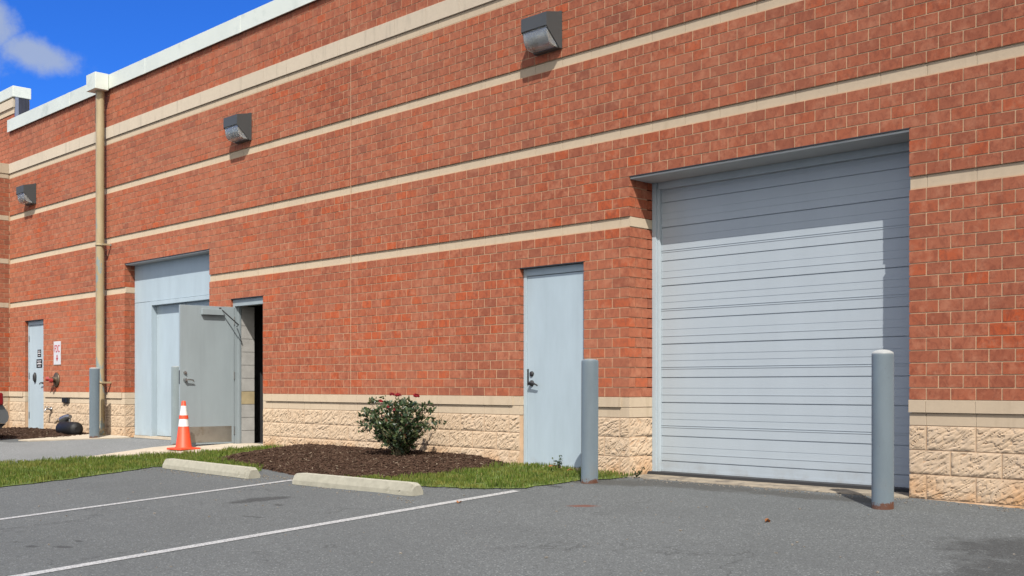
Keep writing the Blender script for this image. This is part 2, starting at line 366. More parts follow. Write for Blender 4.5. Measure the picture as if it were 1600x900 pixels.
NC = {.777:17, 2.623:8, 3.54:8, 4.44:8, 5.52:6}
DEPTH = dict(base=.006, smooth=.03, ledge=.03, brick=.0040, band=.05, cornice=.03)
def spans(z, u0=UL, u1=UR):
    """wall intervals left between the openings at height z"""
    out = []; a = u0
    for o in sorted(OPEN.values()):
        if z < o[2]-1e-4 and o[0] > u0-.01 and o[0] < u1:
            out.append((a, o[0])); a = o[1]
    out.append((a, u1)); return out
# core (mortar) of the wall
mb = MB(); cuts = sorted(set([z for q in ZONES for z in q[:2]] + [2.212, 3.03]))
for z0, z1 in zip(cuts, cuts[1:]):
    ty = [q[2] for q in ZONES if q[0] <= z0+1e-5 and z1 <= q[1]+1e-5][0]
    for a, b in spans((z0+z1)/2):
        ja = .008 if a > UL+.01 else 0; jb = .008 if b < UR-.01 else 0
        mb.box(a-ja*-1, b-jb, DEPTH[ty], .30, z0, z1)
mb.build('wall_core', M['mortar'], BLD)
# brickwork
def jit(s): return random.uniform(-s, s)
mb = MB(); JB = .0105; BL = .2032; CJ = -11.93
for z0, z1, ty in ZONES:
    if ty != 'brick': continue
    nc = NC[z0]; h = (z1-z0)/nc
    for r in range(nc):
        za = z0+r*h; zb = za+h-JB*.95
        if r == 0: za += .002
        zm = (za+zb)/2; odd = r % 2
        for a, b in spans(zm):
            segs = [(a, b)]
            if a < CJ < b: segs = [(a, CJ-.006), (CJ+.006, b)]
            for sa, sb in segs:
                st = math.floor((sa-20)/BL)*BL - (BL/2 if odd else 0)
                k = math.floor((sa-st)/BL); x = st+k*BL; L = []
                while x < sb:
                    xa = max(x, sa); xb = min(x+BL, sb)
                    if xb-xa > .001: L.append([xa, xb])
                    x += BL
                # slivers are joined to their neighbour
                if len(L) > 1 and L[0][1]-L[0][0] < .05: L[1][0] = L[0][0]; L.pop(0)
                if len(L) > 1 and L[-1][1]-L[-1][0] < .05: L[-2][1] = L[-1][1]; L.pop()
                for i, (xa, xb) in enumerate(L):
                    ea = xa if xa <= sa+1e-6 else xa+JB/2; eb = xb if xb >= sb-1e-6 else xb-JB/2
                    dep = .03
                    if (i == 0 and abs(sa-a) < 1e-6 and a > UL+.01) or (i == len(L)-1 and abs(sb-b) < 1e-6 and b < UR-.01): dep = (.097 if odd else .199)
                    y = jit(.0009); t = jit(.0006)
                    y0 = y-.0005
                    p = [(ea,y0-t,za),(eb,y0+t,za),(eb,dep,za),(ea,dep,za),(ea,y0-t+jit(.0006),zb),(eb,y0+t,zb),(eb,dep,zb),(ea,dep,zb)]
                    mb.add(p, [(4,5,6,7),(0,1,5,4),(1,2,6,5),(3,0,4,7),(0,3,2,1)])
        # returns of the jambs
        for nm, (oa, ob, ot, od) in OPEN.items():
            if zm > ot or nm == 'open' and False: continue
            for side, ue in ((0, oa), (1, ob)):
                q = (.097 if odd else .199)+JB
                while q < od-.02:
                    e = min(q+BL-JB, od)
                    if side == 0: mb.box(ue-.03, ue+jit(.001)-.0005, q, e, za, zb)
                    else: mb.box(ue+jit(.001)+.0005, ue+.03, q, e, za, zb)
                    q += BL
mb.build('brick_facing', M['brick'], BLD)
# sealant of the control joint
mb = MB(); mb.box(CJ-.0055, CJ+.0055, .0020, .0039, .777, 5.2); mb.build('control_joint', M['mortar'], BLD)
# recessed stone bands, cornice, ledge
def stone_run(name, z0, z1, y0, y1, ulen, mat, short=0, ret=True):
    """one object per stretch of wall between openings"""
    zm = (z0+z1)/2
    for a, b in spans(zm):
        mb = MB(); ca = a > UL+.01; cb = b < UR-.01 and abs(b-UR) > .02
        sa = short if ca and abs(a+4.21) > .01 else 0; sb = short if cb else 0
        cutsx = [a]; k = math.floor(a/ulen)*ulen+ulen
        while k < b:
            if k-cutsx[-1] > .12 and b-k > .12: cutsx.append(k)
            k += ulen
        cutsx.append(b)
        for i, (p, q) in enumerate(zip(cutsx, cutsx[1:])):
            e0 = p+(.0015 if i else (sa or .0006)); e1 = q-(.0015 if i < len(cutsx)-2 else (sb or .0006))
            if e1-e0 < .02: continue
            mb.box(e0, e1, y0, y1, z0+.001, z1-.003)
        if ret:
            for nm, (oa, ob, ot, od) in OPEN.items():
                if zm > ot: continue
                for ue, sg in ((a, 1), (b, -1)):
                    if abs((ob if sg > 0 else oa)-ue) > 1e-6: continue
                    if sg > 0 and abs(ue+4.21) < .01: lo, hi, yy = ue-.0002, ue+.05, y1+.001
                    else: (lo, hi), yy = sorted((ue-sg*.0004, ue+sg*(.1012 if sb or sa else .02))), (.0012 if short else y0-.0006)
                    if od > .15 or short: mb.box(lo, hi, yy, max(od, .12), z0+.002, z1-.0045)
        mb.build(name, mat, BLD, bevel=.002, segs=1)
for a, b in ((Z['b1'],Z['b1t']),(Z['b2'],Z['b2t']),(Z['b3'],Z['b3t'])): stone_run('stone_band', a, b, .017, .06, .4064, M['stone'])
stone_run('stone_band', Z['c0'], Z['c1'], .003, .06, .4064, M['stone'])
stone_run('cornice', Z['c1'], Z['c2'], -.020, .06, .61, M['stone_top'], ret=False)
stone_run('sill_course', Z['l1'], Z['l2'], -.018, .06, .4064, M['stone'], short=.1016)
stone_run('smooth_course', Z['l0'], Z['l1'], .002, .06, .4064, M['stone'])
# split face block base
def block_face(mb, o, ax, nrm, a0, a1, z0, z1, res, fixed=()):
    nu = max(3, int((a1-a0)/res)); nz = max(3, int((z1-z0)/res)); vs = []
    ph = Vector((random.uniform(0, 50), random.uniform(0, 50), random.uniform(0, 50)))
    sk = random.choice((.6, .8, 1.0)); amp = random.uniform(.85, 1.2)
    for j in range(nz+1):
        for i in range(nu+1):
            a = a0+(a1-a0)*i/nu; z = z0+(z1-z0)*j/nz
            eu = min(i, nu-i)/nu*(a1-a0); ez = min(j, nz-j)/nz*(z1-z0); e = min(1, min(eu, ez)/.022)
            p = Vector((a*7+z*7*sk, (z-a*sk)*19, 0))+ph
            nn = mnoise.fractal(p, .8, 2.2, 5); n2 = mnoise.noise(Vector((a*5, z*5, 3))+ph)
            rid = abs(mnoise.noise(Vector((a*9+z*9*sk, (z-a*sk)*30, 7))+ph))
            hgt = e**.6*(.010+amp*(.0085*nn+.004*n2-.012*(1-min(1, rid*3.0))**2)) if 0 < i < nu and 0 < j < nz else 0
            q = o+ax*a+Vector((0, 0, z))+nrm*(hgt-.002); vs.append(q)
    w = nu+1; base = len(vs)
    fs = [(j*w+i, j*w+i+1, (j+1)*w+i+1, (j+1)*w+i) for j in range(nz) for i in range(nu)]
    if ax.cross(Vector((0, 0, 1))).dot(nrm) < 0: fs = [f[::-1] for f in fs]
    mb.add(vs, fs, False)
rows = [(.365,.565),(.165,.365),(-.035,.165),(-.235,-.035)]
BK = .4064; SP = {}
for ri, (z0, z1) in enumerate(rows):
    for a, b in spans((z0+z1)/2):
        mb = SP.setdefault(a, MB()); b0 = b
        if b > 2.5: b = 2.5
        x = math.floor(a/BK)*BK+(.2032 if ri % 2 else 0)-BK
        while x < b:
            xa = max(x, a); xb = min(x+BK, b)
            if xb-xa > .03:
                res = .0105 if xa > -8 else (.014 if xa > -15 else .022)
                block_face(mb, Vector((0,0,0)), Vector((1,0,0)), Vector((0,-1,0)), xa+(.004 if xa > a else 0), xb-(.004 if xb < b else 0), z0+.004, z1-.004, res)
            x += BK
        for nm in ('roll','freight'):
            oa, ob, ot, od = OPEN[nm]
            if abs(oa-b0) < 1e-6: block_face(mb, Vector((oa-.006,0,0)), Vector((0,1,0)), Vector((1,0,0)), .003, od, z0+.004, z1-.004, .013)
            if abs(ob-a) < 1e-6: block_face(mb, Vector((ob+.006,0,0)), Vector((0,1,0)), Vector((-1,0,0)), .003, od, z0+.004, z1-.004, .013)
for mb in SP.values(): mb.build('block_base', M['block'], BLD)
# parapet cap
mb = MB()
x = UL; segsx = [UL]
while x < UR-3.05: x += 3.05; segsx.append(x)
segsx.append(UR)
for a, b in zip(segsx, segsx[1:]):
    a2 = a+.003
    mb.prism([(-.050,6.172),(-.050,6.425),(.34,6.440),(.34,6.30),(-.036,6.30),(-.036,6.172)], a2, b-.003)
    mb.box(b-.05, b+.05, -.0525, -.047, 6.168, 6.427)
mb.build('parapet_cap', M['coping'], BLD, bevel=.004)
mb = MB(); mb.box(UL+.01, UR, .3, 18, 5.9, 6.1); mb.build('roof', M['roofm'], BLD)
mb = MB()
mb.box(UL, UR, 18, 18.3, -.4, 6.2); mb.box(UR, UR+.3, .0, 18.3, -.4, 6.2); mb.box(UL-.2, UL, .3, 18.3, -.4, 6.2)
mb.build('rear_wall', M['mortar'], BLD)
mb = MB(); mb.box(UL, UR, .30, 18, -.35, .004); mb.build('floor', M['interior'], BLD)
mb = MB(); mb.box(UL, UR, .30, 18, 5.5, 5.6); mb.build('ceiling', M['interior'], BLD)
# lintels: thin steel angles over the openings and soffits
for nm, (oa, ob, ot, od) in OPEN.items():
    mb = MB(); mb.box(oa+.001, ob-.001, -.0015, .10, ot-.010, ot-.0005); mb.build('lintel', M['dark_steel'], BLD)
    if nm in ('roll','freight'):
        mb = MB(); mb.box(oa+.002, ob-.002, .012, od+.05, ot-.03, ot-.012); mb.build('soffit', M['soffit'], BLD)
# concrete sill of the roll-up door
mb = MB(); mb.prism([(-.07,-.25),(-.07,-.034),(-.05,-.026),(.60,-.0235),(.60,-.25)], -7.185, -4.215)
mb.build('threshold', M['sillc'], BLD, bevel=.008)
# --- roll-up (sectional) door
RD = MB(); y0 = .425; zb = -.010; oa, ob = -7.19+.085, -4.21+.002
marks = [(.124,'A')]
prof = []
def seg(z0, z1, y): prof.append((y, z0)); prof.append((y, z1))
seg(zb, zb+.016, y0+.004)
seg(zb+.016, zb+.040, y0-.004); seg(zb+.040, zb+.118, y0)
k = 0
while True:
    b = zb+.118+k*.605
    if b > 3.0: break
    seg(b, b+.010, y0+.016); seg(b+.010, b+.085, y0); seg(b+.085, b+.092, y0-.0035); seg(b+.092, b+.148, y0-.001); seg(b+.148, b+.155, y0+.0025)
    seg(b+.156, b+.258, y0); seg(b+.258, b+.267, y0+.014); seg(b+.268, b+.352, y0); seg(b+.352, b+.359, y0-.004); seg(b+.359, b+.372, y0+.001); seg(b+.372, b+.378, y0-.004)
    seg(b+.378, b+.432, y0-.001); seg(b+.432, b+.439, y0+.003); seg(b+.439, b+.500, y0); seg(b+.500, b+.506, y0+.003); seg(b+.506, b+.604, y0)
    k += 1
prof2 = [(y, z) for y, z in prof if z < 3.05]
full = prof2+[(y0+.06, prof2[-1][1]), (y0+.06, zb)]
n_ = len(full); RD.add([(oa, y, z) for y, z in full]+[(ob, y, z) for y, z in full], [(i, i+n_, (i+1) % n_+n_, (i+1) % n_) for i in range(n_)])
RDO = RD.build('roll_up_door', M['roll'], BLD)
mb = MB(); mb.box(-7.19+.001, -7.19+.052, .372, .46, -.03, 3.0); mb.box(-7.19+.052, -7.19+.083, .392, .46, -.03, 3.0); mb.box(-7.19+.060, -7.19+.066, .388, .40, -.03, 3.0); mb.build('guide_rail', M['rail'], RDO, bevel=.003)
mb = MB(); mb.box(-4.27, -4.212, .372, .415, -.03, 3.0); mb.build('guide_rail', M['rail'], RDO, bevel=.003)
mb = MB(); mb.box(oa, ob, y0+.0, y0+.03, zb-.012, zb-.0005); mb.build('bottom_seal', M['rubber'], RDO)
mb = MB(); mb.box(oa, ob, .37, .47, 2.925, 2.998); mb.build('head_track', M['rail'], RDO)
# --- hollow steel doors
def lever(parent, u, y, z, s=1, mat='steel'):
    mb = MB(); R = Matrix.Translation((u, y, z)) @ Matrix.Rotation(math.radians(90), 4, 'X')
    mb.lathe([(.0,.0),(.034,.0),(.034,.010),(.022,.020),(.018,.055),(.0,.058)], 20, M=R)
    mb.tube([(u, y-.050, z), (u+.03*s, y-.056, z+.004), (u+.075*s, y-.055, z-.002), (u+.115*s, y-.050, z-.018), (u+.125*s, y-.04, z-.03)], [.012,.011,.010,.009,.008], 10)
    h = mb.build('lever_handle', M[mat], parent)
    mb = MB(); R = Matrix.Translation((u, y, z+.105)) @ Matrix.Rotation(math.radians(90), 4, 'X')
    mb.lathe([(.0,.0),(.030,.0),(.028,.014),(.012,.02),(.0,.021)], 20, M=R); mb.build('deadbolt', M[mat], parent); return h
def frame_mb(oa, ob, ot, yf, w=.05, d=.09, z0=-.02):
    mb = MB(); mb.box(oa+.001, oa+w, yf, yf+d, z0, ot-.012); mb.box(ob-w, ob-.001, yf, yf+d, z0, ot-.012); mb.box(oa+w, ob-w, yf, yf+d, ot-w-.012-.03, ot-.012); return mb
oa, ob, ot, od = OPEN['door']; yf = .062
DR = MB(); DR.box(oa+.053, ob-.053, yf+.010, yf+.055, .012, ot-.098)
DRO = DR.build('steel_door', M['door_blue'], BLD, bevel=.003); DRO['label'] = 'plain closed blue grey steel door between the rose bush and the roll-up door'
frame_mb(oa, ob, ot, yf).build('door_frame', M['door_blue'], DRO, bevel=.003)
mb = MB(); mb.box(oa+.055, oa+.075, yf+.004, yf+.010, .90, 1.08); mb.build('latch_guard', M['dark_steel'], DRO)
lever(DRO, oa+.125, yf+.010, .92, 1, 'dark_steel')
for hz in (.25, 1.85):
    mb = MB(); mb.tube([(ob-.050, yf+.0, hz-.06), (ob-.050, yf+.0, hz+.06)], .010, 10); mb.build('hinge', M['steel'], DRO)
mb = MB(); mb.box(oa+.05, ob-.05, yf-.03, yf+.1, -.03, .008); mb.build('door_sill', M['concrete'], DRO)
# far left door with notices
oa, ob, ot, od = OPEN['far']
DR = MB(); DR.box(oa+.053, ob-.053, yf+.010, yf+.055, .03, ot-.098)
DRO = DR.build('steel_door', M['door_blue'], BLD, bevel=.003); DRO['label'] = 'narrow pale blue door with two black notices at the left end'
frame_mb(oa, ob, ot, yf).build('door_frame', M['door_blue'], DRO, bevel=.003)
lever(DRO, ob-.13, yf+.010, .95, -1, 'dark_steel')
mb = MB(); mb.lathe([(.0,0),(.045,0),(.05,.02),(.03,.05),(0,.055)], 18, M=Matrix.Translation((oa+.36, yf+.010, 1.06)) @ Matrix.Rotation(math.radians(90), 4, 'X') @ Matrix.Diagonal((1,2.1,1,1))); mb.build('pull_handle', M['dark_steel'], DRO)
for zc, hh, ww in ((1.545,.145,.17), (1.34,.17,.28)):
    mb = MB(); mb.box(-22.43-ww/2, -22.43+ww/2, yf+.006, yf+.0098, zc-hh/2, zc+hh/2); nt = mb.build('notice', M['rubber'], DRO)
    mb = MB()
    for q, l in ((.30,.7),(.06,.55),(-.03,.8),(-.30,.5)): mb.box(-22.43-ww*l/2, -22.43+ww*l/2, yf+.004, yf+.0058, zc+hh*(q-.06), zc+hh*(q+.035))
    mb.build('notice_text', M['white'], nt)
for hz in (.3, 1.1, 1.85):
    mb = MB(); mb.tube([(oa+.050, yf, hz-.06), (oa+.050, yf, hz+.06)], .010, 10); mb.build('hinge', M['steel'], DRO)
mb = MB(); mb.box(oa+.05, ob-.05, yf-.04, yf+.1, -.03, .026); mb.build('door_sill', M['concrete'], DRO)
# --- freight doorway: infill panel with a recessed pair of doors
oa, ob, ot, od = OPEN['freight']; yp = .185; ia, ib, it = -17.86, -15.86, 2.27
mb = MB()
mb.box(oa+.001, ia-.07, yp, yp+.06, .03, 2.34); mb.box(ib+.07, ob-.001, yp, yp+.06, .03, 2.34); mb.box(oa+.001, ob-.001, yp, yp+.06, 2.346, ot-.03)
IP = mb.build('infill_panel', M['door_blue'], BLD, bevel=.002)
mb = MB(); mb.box(ia-.07, ia, yp-.018, yp+.12, .0, 2.34); mb.box(ib, ib+.07, yp-.018, yp+.12, .0, 2.34); mb.box(ia, ib, yp-.018, yp+.12, it, 2.34)
mb.build('door_frame', M['door_blue'], IP, bevel=.004)
mb = MB(); mb.box(oa, ob, yp-.02, yp+.08, -.03, .026); mb.build('door_sill', M['concrete'], IP)
mid = -16.86
for a, b in ((ia+.004, mid-.012), (mid+.012, ib-.004)):
    mb = MB(); mb.box(a, b, yp+.082, yp+.13, .035, it-.004); q = mb.build('steel_door', M['door_blue'], BLD, bevel=.003)
mb = MB(); mb.box(mid-.03, mid+.03, yp+.062, yp+.081, .035, it-.004); mb.build('astragal', M['door_blue'], BLD, bevel=.003)
# --- open doorway
oa, ob, ot, od = OPEN['open']
mb = MB(); mb.box(oa+.001, oa+.055, .035, .150, .0, ot-.012); mb.box(ob-.055, ob-.001, .035, .150, .0, ot-.012); mb.box(oa+.055, ob-.055, .035, .15, ot-.115, ot-.012)
mb.box(oa+.055, oa+.071, .088, .13, .0, ot-.115)
mb.build('door_frame', M['door_grey'], BLD, bevel=.003)
mb = MB(); mb.box(oa, ob, .0, .34, -.06, .012); mb.build('door_sill', M['concrete'], BLD)
W, PH, HT = .86, math.radians(85), 2.085
Rd = Matrix.Translation((oa+.058, .030, 0)) @ Matrix.Rotation(math.pi+PH, 4, 'Z')   # local x runs from hinge to the free edge, local +y is the inside face
def dl(mb_, *a): mb_.box(*a, M=Rd)
mb = MB(); dl(mb, .006, W, -.045, .0, .020, HT)
OD = mb.build('steel_door', M['door_grey'], BLD, bevel=.003); OD['label'] = 'grey steel door standing wide open with a steel kick plate'
mb = MB(); dl(mb, .05, W-.05, .001, .0035, .05, .285); mb.build('kick_plate', M['kick'], OD)
mb = MB(); dl(mb, .20, .54, .0, .062, HT-.135, HT-.045); CLS = mb.build('door_closer', M['door_grey'], OD, bevel=.006)
mb = MB(); mb.tube([Rd @ Vector((.25,.04,HT-.03)), Rd @ Vector((.03,.20,HT-.28)), Vector((oa+.075,.06,ot-.42))], .009, 8); mb.tube([Rd @ Vector((.25,.04,HT-.05)), Rd @ Vector((.25,.04,HT-.02))], .016, 10); mb.build('closer_arm', M['dark_steel'], CLS)
mb = MB(); p0 = Rd @ Vector((W-.075, .0, .98)); nrm = (Rd.to_3x3() @ Vector((0,1,0))); xx = (Rd.to_3x3() @ Vector((-1,0,0)))
def L3(x, n_, z): return Rd @ Vector((x, n_, z))
mb.tube([L3(W-.075,0,.98), L3(W-.075,.055,.98)], [.030,.018], 16); mb.tube([L3(W-.075,.05,.98), L3(W-.12,.055,.985), L3(W-.18,.05,.975), L3(W-.20,.035,.95)], [.012,.011,.010,.008], 10)
mb.build('lever_handle', M['steel'], OD)
mb = MB(); mb.tube([L3(W-.075,0,1.085), L3(W-.075,.02,1.085)], [.028,.022], 16); mb.tube([L3(W-.075,.02,1.085), L3(W-.075,.04,1.085)], .008, 8); mb.build('deadbolt', M['steel'], OD)
mb = MB(); dl(mb, W-.0005, W+.003, -.035, -.010, .92, 1.12); mb.build('latch_plate', M['dark_steel'], OD)
for hz in (.22, 1.05, 1.88):
    mb = MB(); mb.tube([(oa+.058, .024, hz-.06), (oa+.058, .024, hz+.06)], .010, 10); mb.build('hinge', M['steel'], OD)
# concrete block edge of the wall seen through the doorway
mb = MB(); mb2 = MB()
for r in range(11):
    z0 = .012+r*.2
    (mb2 if r == 3 else mb).box(oa-.20, oa+.058+jit(.001), .155, .375, z0, min(z0+.192, 2.1))
mb.box(oa-.19, oa+.052, .157, .374, .012, 2.1)
iw = mb.build('interior_wall', M['cmu'], BLD); mb2.build('tan_block', M['cmu_tan'], iw)
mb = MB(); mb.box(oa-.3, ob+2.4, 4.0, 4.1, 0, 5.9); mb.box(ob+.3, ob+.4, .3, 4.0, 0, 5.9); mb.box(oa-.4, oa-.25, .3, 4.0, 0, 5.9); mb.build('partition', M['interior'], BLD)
# --- the taller block beyond the corner and the pier that stands forward of it
mb = MB(); PX = UL; PW = .62
def brick_panel(mb, o, ax, nrm, a0, a1, zlist):
    for z0, z1, nc in zlist:
        h = (z1-z0)/nc
        for r in range(nc):
            st = a0-(BL/2 if r % 2 else 0); x = st
            while x < a1:
                xa, xb = max(x+JB/2, a0), min(x+BL-JB/2, a1)
                if xb-xa > .02:
                    p = [o+ax*xa+Vector((0,0,z0+r*h+.002)), o+ax*xb+Vector((0,0,z0+r*h+.002)), o+ax*xb+Vector((0,0,z0+(r+1)*h-JB)), o+ax*xa+Vector((0,0,z0+(r+1)*h-JB))]
                    y = jit(.001); f = [q+nrm*y for q in p]; bk = [q-nrm*.02 for q in p]
                    mb.add(f+bk, [(0,1,2,3),(0,4,5,1),(1,5,6,2),(2,6,7,3),(3,7,4,0)] if ax.cross(Vector((0,0,1))).dot(nrm) > 0 else [(3,2,1,0),(1,5,4,0),(2,6,5,1),(3,7,6,2),(0,4,7,3)])
                x += BL
BZ = [(z0, z1, NC[z0]) for z0, z1, ty in ZONES if ty == 'brick' and z1 < 5.4]
brick_panel(mb, Vector((PX,0,0)), Vector((0,1,0)), Vector((1,0,0)), -PW, -.0025, BZ)
brick_panel(mb, Vector((0,-PW,0)), Vector((1,0,0)), Vector((0,-1,0)), -34, PX, BZ)
brick_panel(mb, Vector((0,.10,0)), Vector((1,0,0)), Vector((0,-1,0)), -34, PX+.02, [(5.52,6.60,11)])
mb.build('brick_facing', M['brick'], BLD)
mb = MB(); mb.box(-34, PX-.006, -PW+.006, .30, -.4, 5.52); mb.box(-34, PX+.014, .106, .36, 5.5, 6.93); mb.build('wall_core', M['mortar'], BLD)
for z0, z1, pr in ((Z['b1'],Z['b1t'],-.008),(Z['b2'],Z['b2t'],-.008),(Z['b3'],Z['b3t'],-.008),(Z['c0'],Z['c1'],.004),(Z['c1'],Z['c2'],.020),(Z['l1'],Z['l2'],.017),(Z['l0'],Z['l1'],-.003)):
    if pr == -.008: pr = .003
    mb = MB(); mb.box(-34, PX+pr, -PW-pr, -.0225 if pr == .020 else -.0205, z0+.001, z1-.003); mb.build('stone_band', M['stone'], BLD, bevel=.002, segs=1)
mb = MB()
for z0, z1 in rows[:3]:
    block_face(mb, Vector((PX,0,0)), Vector((0,1,0)), Vector((1,0,0)), -PW, -.21, z0+.0045, z1-.0045, .025); block_face(mb, Vector((PX,0,0)), Vector((0,1,0)), Vector((1,0,0)), -.20, -.03, z0+.0045, z1-.0045, .025)
    for k in range(24): block_face(mb, Vector((0,-PW,0)), Vector((1,0,0)), Vector((0,-1,0)), PX-.4064*(k+1), PX-.4064*k-.009, z0+.0045, z1-.0045, .05)
mb.build('block_base', M['block'], BLD)
mb = MB(); mb.box(-34, PX+.012, .085, .4, 6.60, 6.72); mb.build('stone_band', M['stone'], BLD)
mb = MB(); mb.box(-34, PX+.030, .055, .4, 6.722, 6.90); mb.build('cornice', M['stone_top'], BLD)
mb = MB(); mb.box(-34, PX+.07, .04, .42, 6.93, 7.16); mb.build('parapet_cap', M['coping'], BLD, bevel=.01)
mb = MB(); mb.box(-34, PX+.052, .165, .38, 6.2, 6.928)
for k in range(3): mb.box(PX+.052, PX+.060, .185+k*.07, .225+k*.07, 6.2, 6.92)
mb.build('dark_cladding', M['corr'], BLD)
mb = MB(); mb.box(PX+.021, PX+.058, .095, .164, 6.2, 6.926); mb.build('corner_flashing', M['steel'], BLD)

# ------------------------------------------------------------------ wall lamps
def make_lamp():
    root = empty('wall_lamp', (0, 0, 0)); w = .38
    prof = [(0,0),(-.035,0),(-.25,.205),(-.25,.345),(0,.40)]
    mb = MB()
    mb.box(-w, 0, -.030, -.001, .0, .405)                                  # back box
    for xa, xb in ((-w, -w+.012), (-.012, 0)): mb.prism([(-.0302,0.0),(-.045,.0),(-.250,.200),(-.250,.345),(-.0302,.395)], xa, xb)
    mb.prism([(-.2502,.2),(-.2502,.3455),(-.0302,.3955),(-.0302,.383),(-.238,.335),(-.238,.2)], -w+.0121, -.0121)
    mb.box(-w+.0121, -.0121, -.075, -.0302, .0, .018)
    mb.build('housing', M['bronze'], root, bevel=.004)
    out = []
    for k in range(15):
        t_ = k/14; b0, b1, b2, b3 = (-.236,.212), (-.226,.05), (-.20,.006), (-.055,.008)
        out.append(tuple((1-t_)**3*b0[q]+3*(1-t_)**2*t_*b1[q]+3*(1-t_)*t_*t_*b2[q]+t_**3*b3[q] for q in (0, 1)))
    inn = [(y*.93-.004 if k < 14 else y, z*.93+.018) for k, (y, z) in enumerate(out)]
    mb = MB(); mb.prism(out+inn[::-1], -w+.022, -.022, smooth=True)
    for xa in (-w+.0135, -.0215): mb.prism(out+[(-.05,.03),(-.19,.19)], xa, xa+.008)
    mb.build('lens', M['lens'], root)
    mb = MB(); mb.prism([(-.225,.21),(-.20,.32),(-.05,.34),(-.032,.03),(-.05,.03),(-.07,.30),(-.19,.30)], -w+.03, -.03); mb.build('reflector', M['reflector'], root)
    mb = MB(); mb.tube([(-w*.65,-.13,.16), (-w*.35,-.13,.16)], .03, 14); mb.build('bulb', M['white'], root)
    mb = MB(); mb.box(-.27, -.23, -.06, -.03, .385, .41); mb.build('latch', M['dark_steel'], root)
    return root
LZ = 4.53
lamps = [(-8.115,'dark grey wall lamp high between the plain door and the roll-up door, nearest and largest'),(-14.37,'dark grey wall lamp on the brick above the open grey door'),(-22.40,'small dark grey wall lamp at the left end beyond the downspout')]
proto = make_lamp()
for i, (u, lab) in enumerate(lamps):
    o = proto if i == 0 else copy_tree(proto)
    o.location = (u, -.002, LZ-(.0 if i < 2 else .0)); tag(o, lab, 'lamp', 'lamps along the brick wall')

# ------------------------------------------------------------------ downspout
ps = (-19.20, -.135)
DS = tag(empty('downspout', (ps[0], ps[1], 0)), 'tan round downspout with peeling paint under a white collector box', 'drainpipe')
mb = MB(); mb.tube([(ps[0]-.0,ps[1],6.16),(ps[0],ps[1],3.0),(ps[0]+.01,ps[1],.22),(ps[0]+.03,ps[1]-.01,.12),(ps[0]+.10,ps[1]-.03,.04),(ps[0]+.16,ps[1]-.05,.02)], .075, 20); 
def loc(o, r): o.location = (-r[0], -r[1], -r[2]); return o
loc(mb.build('pipe', M['pipe'], DS), (ps[0], ps[1], 0))
mb = MB(); mb.box(ps[0]-.20, ps[0]+.17, -.30, -.056, 6.14, 6.43); loc(mb.build('collector_box', M['coping'], DS, bevel=.006), (ps[0], ps[1], 0))
for z in (.95, 3.4):
    mb = MB(); mb.lathe([(.0765,-.018),(.083,-.018),(.083,.018),(.0765,.018)], 20, ps[0]+.006, ps[1], z); mb.box(ps[0]+.07, ps[0]+.17, -.15, -.12, z-.015, z+.015); mb.box(ps[0]+.14, ps[0]+.17, -.12, -.004, z-.015, z+.015)
    loc(mb.build('strap', M['pipe'], DS), (ps[0], ps[1], 0))

# ------------------------------------------------------------------ bollards
def bollard_mb(dome=.022, h=1.20):
    mb = MB(); r = .084
    mb.lathe([(.0,-.08),(r,-.08),(r,-.02),(r,h-.03),(r,h-.012),(r*.985,h-.004),(r*.97,h+.0005),(r*.90,h+dome*.35),(r*.6,h+dome*.8),(r*.25,h+dome),(.0,h+dome)], 36); return mb
for (u, d, dome, mat, lab, hh) in ((-4.13,.62,.028,'bollard','grey steel bollard with rusty foot in front of the roll-up door',1.215), (-7.20,.60,.016,'bollard','grey steel bollard in front of the plain blue grey door, grass at its foot',1.20),
                               (-18.68,.47,.012,'bollard','grey steel bollard beside the tan downspout',1.22), (-15.76,.47,.010,'bollard_pale','pale worn bollard half hidden behind the open grey door',1.21)):
    b = bollard_mb(dome, hh).build('bollard', M[mat]); b.location = (u, -d, G(u, d)); b.rotation_euler = (jit(.006), jit(.006), jit(3)); tag(b, lab, 'bollard', 'bollards guarding the doors')

# ------------------------------------------------------------------ traffic cone
cu, cd = -14.63, .96; cz = G(cu, cd)+.0225
CN = tag(empty('traffic_cone', (cu, -cd, cz), .12), 'orange traffic cone with two white bands beside the open grey door', 'traffic cone')
mb = MB(); mb.box(-.172, .172, -.172, .172, .0, .030); mb.build('base', M['cone_o'], CN, bevel=.012)
rr = lambda z: .116-(.116-.029)*z/.69
def ring(z0, z1, off, name, mat):
    mb = MB(); mb.lathe([(rr(z0)+off, z0), (rr(z1)+off, z1)], 36); mb.build(name, M[mat], CN)
mb = MB(); mb.lathe([(.128,.030),(rr(.045),.048),(rr(.69),.69),(.024,.70),(.018,.70),(.02,.66)], 36); mb.build('cone_body', M['cone_o'], CN)
ring(.335,.445,.0025,'white_band','cone_w'); ring(.495,.630,.0025,'white_band','cone_w'); ring(.445,.495,.008,'raised_collar','cone_o')

